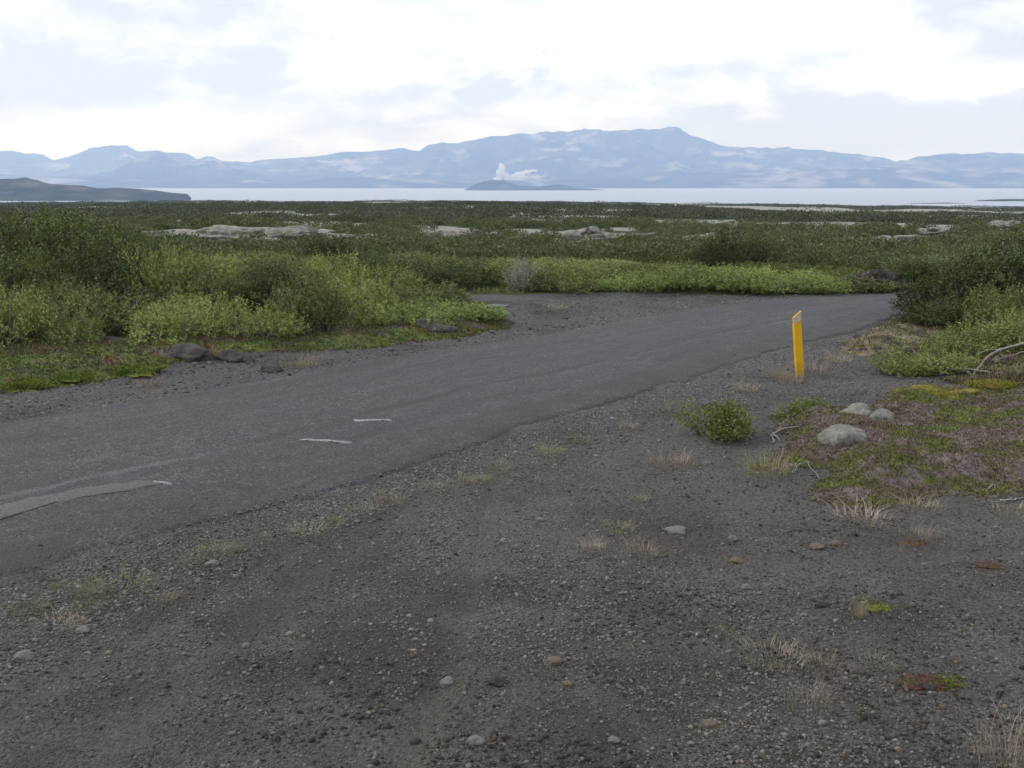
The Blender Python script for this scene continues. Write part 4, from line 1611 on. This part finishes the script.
def cover_patch(name, poly, amp, seed, n, size, mat, label, cat, res=0.05, k=3, wide=0.35, thr=-0.12):
    lo, hi = poly.min(0) - 0.1, poly.max(0) + 0.1
    rgg = np.random.default_rng(seed)
    nx = int((hi[0] - lo[0]) / res) + 2
    ny = int((hi[1] - lo[1]) / res) + 2
    X, Y = np.meshgrid(np.linspace(lo[0], hi[0], nx), np.linspace(lo[1], hi[1], ny), indexing='ij')
    X, Y = X.ravel(), Y.ravel()
    hh, sdv = mat_hump(poly, amp, seed, X, Y)
    jg = 0.18 * fbm(X * 2.6, Y * 2.6, 3, seed + 9)
    inside = sdv + jg > thr
    Z = H(X, Y) + np.where(inside, hh + 0.006, -0.03)
    Fc = grid_faces(nx, ny)[:, ::-1]
    keep = inside[Fc].any(1)
    sheet_V = np.c_[X, Y, Z]
    used_ = np.unique(Fc[keep])
    remap = np.full(len(sheet_V), -1)
    remap[used_] = np.arange(len(used_))
    SVv, SFf = sheet_V[used_], remap[Fc[keep]]
    xx = rgg.uniform(lo[0], hi[0], n)
    yy = rgg.uniform(lo[1], hi[1], n)
    h2, sd2 = mat_hump(poly, amp, seed, xx, yy)
    ok = sd2 + 0.18 * fbm(xx * 2.6, yy * 2.6, 3, seed + 9) > thr
    xx, yy, h2 = xx[ok], yy[ok], h2[ok]
    zz = H(xx, yy) + h2
    LV, LFc = sprigs(xx, yy, zz, np.full(len(xx), size) * rgg.uniform(0.6, 1.3, len(xx)), rgg, wide, 0.9, k)
    V = np.vstack([SVv, LV])
    Fa = np.vstack([SFf, LFc + len(SVv)])
    o = mesh_np(name, V, Fa, mat)
    return tag(o, label, cat, kind='stuff')


cover_patch('heather', heather_poly, 0.19, 401, 80000, 0.026, m_heather, 'purple grey heather and green moss on the right bank', 'heather', k=3, wide=0.32)
left_strip = np.vstack([pix_poly([(-150, 420), (0, 391), (53, 387), (127, 377), (162, 364), (218, 355), (260, 352), (372, 347), (450, 338), (505, 326)]), pix_poly([(490, 312), (400, 330), (260, 338), (120, 344), (0, 346), (-150, 350)])])
cover_patch('verge_plants', left_strip, 0.12, 411, 90000, 0.038, m_verge, 'mixed moss, crowberry and reddish herbs on the left verge', 'ground cover', res=0.08, k=3, wide=0.36)
verge_strip = pix_poly([(842, 352), (870, 356), (905, 345), (960, 330), (1040, 316), (1040, 304), (960, 306), (925, 313), (880, 328)])
HC3 = [(0.135, 0.110, 0.065), (0.055, 0.045, 0.034), (0.115, 0.120, 0.040), (0.17, 0.15, 0.10), (0.045, 0.040, 0.034)]
m_dryv = mat_cover('dry_verge_grass', HC3, 1.3)
cover_patch('verge_grass', verge_strip, 0.05, 421, 9000, 0.060, m_dryv, 'dry yellow grass and moss on the right verge at the bend', 'grass', res=0.06, k=3, wide=0.18)
willow_floor = pix_poly([(880, 372), (1000, 373), (1150, 376), (1150, 330), (1000, 330), (930, 345)])
cover_patch('bank_plants', willow_floor, 0.05, 431, 12000, 0.05, m_verge, 'low green herbs under the willows of the right bank', 'ground cover', res=0.07, k=3, wide=0.45)
bank_edge = pix_poly([(990, 392), (1040, 388), (1100, 384), (1100, 374), (1040, 374), (990, 376), (950, 380)])
cover_patch('bank_plants', bank_edge, 0.06, 441, 5000, 0.045, m_dryv, 'brown and purple dwarf shrubs at the right edge above the heather', 'ground cover', res=0.06, k=3, wide=0.3)

# undergrowth between the bushes
x, y, D = pts(40000, 13.5, 44, -0.60, 0.60, 0.8)
d1_ = poly_sd(veg_left, x, y)
d2_ = poly_sd(veg_right_far, x, y)
k = np.maximum(d1_, d2_) > 0.35
x, y, D = x[k], y[k], D[k]
LV, LFc = sprigs(x, y, H(x, y), 0.05 + 0.0025 * D, rg, 0.35, 0.8, 3)
o = mesh_np('undergrowth', LV, LFc, mat_leaf('undergrowth_leaf', (0.06, 0.085, 0.022), (0.15, 0.175, 0.055), (0.22, 0.19, 0.09), 0.25))
tag(o, 'low grass and willow shoots filling the gaps between the thicket bushes', 'undergrowth', kind='stuff')

# ------------------------------------------------------------------ moss cushions


def cushion(px, row, wpx, hpx, m, label, seed, name='moss_cushion', cat='moss', sprig=0.02, nsp=5200, group=None, lift=0.0):
    x, y, z = gp(px, row)
    dist = math.hypot(y, CAMZ - z)
    W = wpx / F * dist * 0.5
    Hh = hpx / F * dist * 0.35
    rgg = np.random.default_rng(seed)
    V, Fc = rock_mesh(seed, W, min(W * 0.7, hpx / F * dist * 2.2), Hh, 0.75, 5, 0, 2.2)
    V[:, 2] = np.maximum(V[:, 2], -0.02)
    top = V[V[:, 2] > 0.0]
    b = top[rgg.integers(len(top), size=nsp)] + rgg.normal(scale=0.02, size=(nsp, 3)) * np.array([1.5, 1.5, 0.5])
    LV, LFc = leaves(b, rgg.normal(scale=0.5, size=(nsp, 3)) + np.array([0, 0, 1.0]), np.full(nsp, sprig), np.full(nsp, sprig * 0.4), rgg)
    Fa = np.vstack([Fc, LFc[:, [0, 1, 2]] + len(V), LFc[:, [0, 2, 3]] + len(V)])
    o = mesh_np(name, np.vstack([V, LV]), Fa, m, smooth=False, loc=(x, y, z + lift))
    return tag(o, label, cat, group)


m_ymoss = mat_cover('yellow_moss', [(0.19, 0.185, 0.03), (0.12, 0.13, 0.03), (0.24, 0.20, 0.05)], 5)
m_gmoss = mat_cover('green_moss', [(0.13, 0.17, 0.03), (0.09, 0.12, 0.025), (0.19, 0.20, 0.05)], 4)
m_red = mat_cover('red_herb', [(0.15, 0.065, 0.055), (0.10, 0.045, 0.040), (0.11, 0.10, 0.05)], 6)
cushion(934, 405, 72, 20, m_ymoss, 'yellow green moss cushion, the brightest, behind the purple heather', 11, lift=0.09)
cushion(992, 392, 38, 8, m_ymoss, 'small yellow moss cushion right of the brightest one', 12, lift=0.07)
cushion(20, 386, 52, 12, m_gmoss, 'yellow green moss cushion at the left edge of the verge', 13, sprig=0.03)
cushion(128, 372, 56, 14, m_gmoss, 'round green moss cushion left of the largest lava boulder', 14, sprig=0.03)
cushion(62, 378, 44, 9, m_gmoss, 'green moss cushion between two others on the left verge', 15, sprig=0.03)
cushion(925, 683, 50, 5, m_red, 'red leaved herb creeping over the gravel at lower right', 16, 'creeping_herb', 'herb', 0.012, 900)
cushion(946, 684, 20, 5, m_gmoss, 'little green herb at the right end of the red one', 17, 'creeping_herb', 'herb', 0.012, 500)
cushion(917, 545, 34, 3, m_red, 'thin dark red herb below the heather', 18, 'creeping_herb', 'herb', 0.012, 500)
cushion(880, 609, 24, 4, m_gmoss, 'small green herb beside dry stalks at right', 19, 'creeping_herb', 'herb', 0.012, 500)
cushion(985, 567, 30, 3, m_red, 'faint reddish herb near the right edge below the heather', 20, 'creeping_herb', 'herb', 0.012, 400)

# ------------------------------------------------------------------ dry grass tufts


def blades(seed, n, hgt, spread, width, droop):
    rgg = np.random.default_rng(seed)
    V, Fc = [], []
    for i in range(n):
        a = rgg.uniform(0, 6.28)
        q = spread * math.sqrt(rgg.uniform()) * 0.6
        bx, by = q * math.cos(a), q * math.sin(a)
        b2 = a + rgg.normal(scale=0.7)
        h = hgt * rgg.uniform(0.12, 1.0) ** 1.4
        ln = rgg.uniform(0.15, 1.0) * droop * h
        wv = width * rgg.uniform(0.6, 1.3)
        sx, sy = -math.sin(b2) * wv, math.cos(b2) * wv
        base = len(V)
        for s in (0, 0.4, 0.75, 1.0):
            f = (1 - s) ** 0.7
            cx, cy, cz = bx + math.cos(b2) * ln * s * s, by + math.sin(b2) * ln * s * s, h * (s - 0.25 * s * s * droop)
            V += [(cx - sx * f, cy - sy * f, cz), (cx + sx * f, cy + sy * f, cz)]
        for k in range(3):
            p = base + 2 * k
            Fc.append((p, p + 1, p + 3, p + 2))
    return np.array(V), np.array(Fc)


def mat_grass(name, a, b, c):
    return mat_leaf(name, a, b, c, 0.25)


m_tan_g = mat_grass('dry_tan_grass', (0.24, 0.195, 0.125), (0.38, 0.325, 0.225), (0.46, 0.42, 0.33))
m_pink_g = mat_grass('dry_pink_grass', (0.23, 0.175, 0.14), (0.36, 0.29, 0.24), (0.44, 0.38, 0.32))
m_yel_g = mat_grass('yellow_green_grass', (0.17, 0.17, 0.06), (0.29, 0.27, 0.11), (0.38, 0.34, 0.20))
tuft_protos = {}
for nm, m_ in (('tan', m_tan_g), ('pink', m_pink_g), ('yellow', m_yel_g)):
    for v_ in range(2):
        V, Fc = blades(500 + v_ * 7 + len(nm), 230, 1.0, 1.15, 0.0050, 1.5 if v_ else 0.9)
        me = bpy.data.meshes.new('grass_tuft')
        o = mesh_np('grass_tuft', V, Fc, m_)
        tuft_protos[(nm, v_)] = [o, False]
        bpy.data.meshes.remove(me)

tufts = [  # column, row, width px, height px, colour, label
    (118, 592, 62, 13, 'yellow', 'widest yellow green tuft on the gravel ridge at lower left'),
    (92, 594, 30, 12, 'yellow', 'yellow tuft at the left end of the widest one'),
    (30, 612, 32, 11, 'yellow', 'yellow tuft at the left frame edge on the gravel ridge'),
    (60, 626, 34, 9, 'tan', 'pale dry tuft below the leftmost yellow tuft'),
    (84, 611, 26, 7, 'yellow', 'thin yellow tuft between the leftmost one and the widest'),
    (166, 599, 18, 6, 'tan', 'small orange tan tuft right of the widest yellow one'),
    (57, 589, 14, 6, 'yellow', 'small green tuft near the asphalt at lower left'),
    (192, 564, 20, 7, 'yellow', 'yellow tuft on the ridge right of the widest one'),
    (212, 553, 30, 7, 'yellow', 'low yellow tuft on the ridge below the asphalt corner'),
    (236, 549, 20, 6, 'tan', 'tan tuft on the ridge left of the four central ones'),
    (262, 541, 22, 6, 'tan', 'faint tan tuft between two yellow ones on the ridge'),
    (308, 531, 32, 8, 'tan', 'tan tuft at the left of the orange clump on the ridge'),
    (333, 524, 22, 7, 'yellow', 'yellow tan tuft just left of the orange clump'),
    (366, 513, 30, 9, 'tan', 'orange tan tuft with grey stones beside it'),
    (390, 503, 28, 13, 'tan', 'tallest orange brown tuft of the ridge clump'),
    (437, 489, 26, 6, 'tan', 'thin tan tuft right of the orange brown clump'),
    (462, 482, 26, 7, 'tan', 'pale tan tuft along the ridge in the centre'),
    (480, 480, 18, 6, 'yellow', 'yellow tuft along the ridge in the centre'),
    (498, 470, 24, 7, 'tan', 'pale tuft where the ridge passes the image centre'),
    (550, 454, 26, 10, 'yellow', 'round yellow tan tuft right of the image centre'),
    (580, 441, 22, 5, 'yellow', 'thin yellow tuft below the white road mark at right'),
    (628, 427, 20, 10, 'tan', 'orange tan tuft between the asphalt and the small willow'),
    (668, 413, 40, 13, 'pink', 'wide pinkish dry tuft left of the small willow'),
    (683, 405, 20, 9, 'yellow', 'yellow tuft touching the wide pinkish one'),
    (672, 464, 46, 20, 'pink', 'sparse pinkish stalks below the small willow'),
    (745, 390, 26, 14, 'tan', 'pale dry stalks behind the small willow'),
    (768, 473, 46, 26, 'yellow', 'tall pale green and dry stalks left of the heather'),
    (778, 378, 30, 26, 'pink', 'pinkish dry grass on the left foot of the marker post'),
    (791, 382, 26, 16, 'pink', 'low dry grass right before the marker post'),
    (815, 372, 34, 22, 'pink', 'pinkish dry grass on the right of the marker post'),
    (838, 361, 26, 14, 'tan', 'pale dry tuft between the post and the bend'),
    (862, 347, 30, 12, 'tan', 'dry yellow tuft on the verge, second beyond the post'),
    (884, 339, 26, 10, 'tan', 'dry tuft on the verge, third beyond the post'),
    (862, 520, 52, 20, 'pink', 'sparse pale stalks on the gravel just below the heather'),
    (918, 537, 34, 15, 'tan', 'pale yellow tuft in the gravel right of the sparse stalks'),
    (920, 508, 40, 14, 'tan', 'straw coloured tuft at the lower edge of the heather'),
    (1012, 514, 34, 12, 'tan', 'bleached tuft at the right frame edge below the heather'),
    (642, 553, 34, 18, 'pink', 'faint dry stalks in the middle of the dark gravel'),
    (619, 530, 30, 12, 'tan', 'faint dry tuft left above the faint dry stalks'),
    (594, 549, 22, 12, 'pink', 'faint dry tuft left of the faint dry stalks'),
    (775, 660, 56, 18, 'tan', 'sparse pale tuft in the lower right gravel'),
    (824, 668, 34, 20, 'pink', 'pinkish tuft right of the sparse pale one'),
    (806, 707, 50, 34, 'pink', 'pinkish bristly tuft in the lower right gravel'),
    (860, 616, 16, 44, 'tan', 'tall thin dry stalk standing alone at lower right'),
    (876, 665, 30, 10, 'tan', 'small grey dry tuft right of the pinkish one'),
    (1008, 758, 60, 50, 'pink', 'largest pinkish tuft, cut by the lower right corner'),
    (722, 632, 20, 8, 'yellow', 'little yellow tuft left of the sparse pale one'),
    (708, 728, 18, 6, 'yellow', 'little yellow tuft near the bottom edge'),
    (1012, 382, 26, 18, 'tan', 'orange brown tuft at the right edge behind the heather'),
    (543, 308, 44, 4, 'tan', 'flat pale dry grass lying in the lay-by'),
    (205, 357, 30, 11, 'tan', 'dry tuft between the lava boulders on the left verge'),
    (300, 366, 34, 16, 'tan', 'dry tan tuft under the middle of the left thicket'),
    (150, 386, 28, 8, 'pink', 'pinkish tuft at the edge of the left moss'),
    (640, 500, 18, 8, 'tan', 'small dry tuft on the dark gravel below the pinkish stalks')]
for i, (px, row, wp, hp_, colr, lab) in enumerate(tufts):
    x, y, z = gp(px, row)
    dist = math.sqrt(x * x + y * y + (CAMZ - z) ** 2)
    W, Hh = wp / F * dist * 1.15, hp_ / F * dist * 1.2
    if px < 600 and row < 630:
        W, Hh = W * 1.1, Hh * 1.35
    key = (colr, i % 2)
    o, used_ = tuft_protos[key]
    if used_:
        o = o.copy()
        COL.objects.link(o)
    else:
        tuft_protos[key][1] = True
    o.location = (x, y, z - 0.004)
    o.rotation_euler = (0, 0, rs_.uniform(0, 6.28))
    wsc = W * 0.62
    o.scale = (wsc, wsc, Hh)
    tag(o, lab, 'grass tuft', 'dry grass tufts on the gravel')

# ------------------------------------------------------------------ the small willow by the road, alone
lf_small = mat_leaf('small_willow_leaf', (0.065, 0.095, 0.022), (0.165, 0.205, 0.055), (0.26, 0.27, 0.09))
P_small = Proto('willow_shrub', lf_small, bark, seed=210, Wd=0.70, Ht=0.50, shoots=520, leaf=0.036, lw=0.55, up=0.4, nleaf=9, sl=0.12, lobes=8)
x, y, z = gp(715, 441)
P_small.place(x, y + 0.12, 0.74, 0.40, 0.7, 'small round green willow growing alone on the gravel by the road', 'shrub')
x, y, z = gp(812, 421)
P_small.place(x, y + 0.1, 0.60, 0.22, 2.0, 'low sprawling green willow between the dead branch and the flat boulders', 'shrub')
x, y, z = gp(740, 432)
P_small.place(x, y + 0.1, 0.30, 0.16, 3.0, 'tiny willow shoot at the right side of the small round willow', 'shrub')


# ------------------------------------------------------------------ dead branches
def branch(paths, label, seed):
    rgg = np.random.default_rng(seed)
    Ps, Rs = [], []
    for (p, r0, r1) in paths:
        Q = []
        for (px, row, lift) in p:
            x, y, z = gp(px, row)
            Q.append((x, y, z + lift))
        Q = np.array(Q)
        s = np.r_[0, np.cumsum(np.linalg.norm(np.diff(Q, axis=0), axis=1))]
        u = np.linspace(0, s[-1], 14)
        C = np.c_[np.interp(u, s, Q[:, 0]), np.interp(u, s, Q[:, 1]), np.interp(u, s, Q[:, 2])]
        C[1:-1] += rgg.normal(scale=0.006, size=(12, 3))
        Ps.append(C)
        Rs.append(np.linspace(r0, r1, 14) * rgg.uniform(0.85, 1.15, 14))
    c = Ps[0][0]
    V, Fc = tubes([p - c for p in Ps], Rs, 7)
    o = mesh_np('dead_branch', V, Fc, m_dead, smooth=True, loc=tuple(c))
    return tag(o, label, 'branch', 'bleached dead branches')


branch([([(1050, 374, 0.42), (1020, 374, 0.37), (1002, 374, 0.32), (988, 375, 0.24), (976, 376, 0.10), (972, 377, 0.0)], 0.020, 0.009), ([(1000, 374, 0.31), (985, 375, 0.31), (975, 376, 0.27)], 0.010, 0.004), ([(1050, 376, 0.34), (1010, 377, 0.27), (996, 377, 0.22)], 0.010, 0.004)], 'thickest bleached branch reaching in from the right frame edge', 1)
branch([([(940, 376, 0.02), (950, 376, 0.07), (963, 376, 0.10), (985, 377, 0.06), (1010, 377, 0.03)], 0.013, 0.005), ([(963, 376, 0.10), (972, 378, 0.03)], 0.01, 0.006)], 'curved pale branch lying at the foot of the right willows', 2)
branch([([(772, 444, 0.0), (773, 436, 0.03), (778, 434, 0.05), (800, 430, 0.04), (830, 425, 0.02)], 0.011, 0.004), ([(778, 434, 0.05), (782, 430, 0.07), (788, 427, 0.10)], 0.006, 0.002), ([(806, 429, 0.04), (812, 422, 0.09)], 0.005, 0.002), ([(773, 436, 0.03), (780, 442, 0.0)], 0.010, 0.006)], 'forked bleached branch standing between the small willow and the boulders', 3)
branch([([(752, 440, 0.01), (740, 437, 0.03), (726, 438, 0.02), (705, 440, 0.01)], 0.011, 0.004), ([(740, 437, 0.03), (730, 433, 0.05), (722, 431, 0.06)], 0.008, 0.003), ([(748, 439, 0.02), (752, 434, 0.04), (744, 432, 0.05)], 0.008, 0.004)], 'twisted grey roots at the foot of the small round willow', 4)
branch([([(1000, 500, 0.0), (1010, 502, 0.015), (1040, 496, 0.02)], 0.008, 0.004), ([(985, 492, 0.0), (994, 488, 0.03), (996, 494, 0.0)], 0.007, 0.004)], 'thin pale twigs at the right edge below the heather', 5)
branch([([(792, 473, 0.0), (800, 468, 0.04), (806, 466, 0.04), (820, 480, 0.01)], 0.006, 0.003)], 'thin arched twig at the left tip of the heather', 6)
branch([([(100, 331, 0.02), (108, 326, 0.10), (116, 324, 0.05)], 0.018, 0.008), ([(128, 345, 0.0), (136, 334, 0.2)], 0.014, 0.006)], 'pale broken branch under the front willows of the left thicket', 7)

# ------------------------------------------------------------------ marker post
m_yel, t, bs = mat_new('yellow_plastic')
g = t.add('ShaderNodeTexCoord').outputs['Object']
cy_ = t.mix(t.ramp(t.noise(g, 9, 4), 0.35, 0.7), (0.62, 0.36, 0.008), (0.74, 0.45, 0.012))
cy_ = t.mix(t.ramp(t.noise(t.scale(g, (60, 60, 7)), 1.0, 5, 0.7), 0.56, 0.75, 0, 0.45), cy_, (0.36, 0.22, 0.03))
sz = t.add('ShaderNodeSeparateXYZ')
t.l.new(g, sz.inputs[0])
dirt = t.math('MULTIPLY', t.ramp(sz.outputs[2], 0.0, 0.22, 0.8, 0.0), t.ramp(t.noise(g, 40, 5, 0.7), 0.35, 0.6))
cy_ = t.mix(dirt, cy_, (0.16, 0.12, 0.06))
t.l.new(cy_, bs.inputs['Base Color'])
bs.inputs['Roughness'].default_value = 0.55
m_refl = mat_simple('grey_reflector', (0.36, 0.34, 0.36), (0.50, 0.48, 0.50), 60, 0.35, 0.001, 200)
import bmesh


def prism(outline, y0_, y1_):
    """extrude an outline given in x, z along y"""
    n = len(outline)
    V = [(a, y0_, b) for a, b in outline] + [(a, y1_, b) for a, b in outline]
    me = bpy.data.meshes.new('p')
    bm = bmesh.new()
    vs = [bm.verts.new(v) for v in V]
    bm.faces.new(vs[:n])
    bm.faces.new(vs[n:][::-1])
    for i in range(n):
        j = (i + 1) % n
        bm.faces.new((vs[j], vs[i], vs[n + i], vs[n + j]))
    bmesh.ops.recalc_face_normals(bm, faces=bm.faces)
    return bm


def bm_obj(name, bms, mat, parent, bevel=0.0015):
    me = bpy.data.meshes.new(name)
    out_ = bmesh.new()
    for b in bms:
        if bevel:
            bmesh.ops.bevel(b, geom=list(b.edges), offset=bevel, segments=1, affect='EDGES')
        tmp = bpy.data.meshes.new('t')
        b.to_mesh(tmp)
        out_.from_mesh(tmp)
        b.free()
        bpy.data.meshes.remove(tmp)
    out_.to_mesh(me)
    out_.free()
    me.materials.append(mat)
    o = bpy.data.objects.new(name, me)
    COL.objects.link(o)
    o.parent = parent
    return o


px_, py_, pz_ = gp(800.5, 377)
post = empty('marker_post', (px_, py_, pz_))
tag(post, 'leaning yellow roadside marker post with a grey reflector under its slanted top', 'marker post')
PH = 0.86
w2 = 0.044
body = bm_obj('body', [prism([(-w2, -0.12), (w2, -0.12), (w2, PH - 0.115), (-w2, PH - 0.155)], -0.007, 0.007),
                       prism([(-w2 - 0.010, -0.12), (-w2 + 0.002, -0.12), (-w2 + 0.002, PH - 0.152), (-w2 - 0.010, PH - 0.157)], -0.012, 0.040),
                       prism([(w2 - 0.002, -0.12), (w2 + 0.008, -0.12), (w2 + 0.008, PH - 0.113), (w2 - 0.002, PH - 0.116)], -0.006, 0.040)], m_yel, post)
refl = bm_obj('reflector', [prism([(-w2 - 0.006, PH - 0.150), (w2 + 0.004, PH - 0.112), (w2 + 0.004, PH - 0.004), (-w2 - 0.006, PH - 0.066)], -0.010, 0.006)], m_refl, post, 0.0008)
frame = bm_obj('top_frame', [prism([(-w2 - 0.013, PH - 0.150), (-w2 - 0.0065, PH - 0.150), (-w2 - 0.0065, PH - 0.060), (-w2 - 0.013, PH - 0.064)], -0.013, 0.020),
                             prism([(w2 + 0.0045, PH - 0.112), (w2 + 0.011, PH - 0.112), (w2 + 0.011, PH + 0.006), (w2 + 0.0045, PH + 0.002)], -0.011, 0.020),
                             prism([(-w2 - 0.013, PH - 0.063), (w2 + 0.011, PH + 0.007), (w2 + 0.011, PH - 0.001), (-w2 - 0.013, PH - 0.071)], -0.014, 0.012)], m_yel, post, 0.001)
post.rotation_euler = (0, R(-7.0), R(14))

# ------------------------------------------------------------------ steam far across the lake
m_st = bpy.data.materials.new('steam')
m_st.use_nodes = True
t = NT(m_st.node_tree)
t.n.clear()
out = t.add('ShaderNodeOutputMaterial')
pv2 = t.add('ShaderNodeVolumePrincipled')
pv2.inputs['Density Attribute'].default_value = ''
pv2.inputs['Temperature Attribute'].default_value = ''
pv2.inputs['Color'].default_value = (1, 1, 1, 1)
pv2.inputs['Absorption Color'].default_value = (1, 1, 1, 1)
pv2.inputs['Density'].default_value = 0.03
t.l.new(pv2.outputs[0], out.inputs['Volume'])
SYY = 11900
Vs_, Fs_ = [], []
o_ = 0
V0, F0 = ICO[1]
V4, F4 = ICO[4]
for (a, b, rw, rh) in [(499, 178, 5, 4), (500, 173, 5, 4.5), (502, 168, 4.5, 4), (501, 165, 3.0, 2.6), (505, 175, 5, 3.5), (508, 178, 6, 3), (497, 179, 5, 2.5), (514, 176, 5, 2.2), (520, 173.5, 5.5, 2.2), (527, 171.8, 5.5, 2.0), (534, 170.6, 4.5, 1.6), (522, 177, 8, 1.5), (512, 179, 9, 2)]:
    x, y, z = at_depth(a, b, SYY)
    V, Fc = rock_mesh(int(a), rw / F * SYY * 0.8, rw / F * SYY * 0.8, rh / F * SYY * 0.85, 0.45, 4, 0, 1.9)
    Vs_.append(V + np.array([x, y, z]))
    Fs_.append(Fc + o_)
    o_ += len(V)
o = mesh_np('steam', np.vstack(Vs_), np.vstack(Fs_), m_st, smooth=True)
rm = o.modifiers.new('remesh', 'REMESH')
rm.mode = 'VOXEL'
rm.voxel_size = 9.0
tag(o, 'white steam plume rising on the far lake shore behind the island', 'steam', kind='stuff')
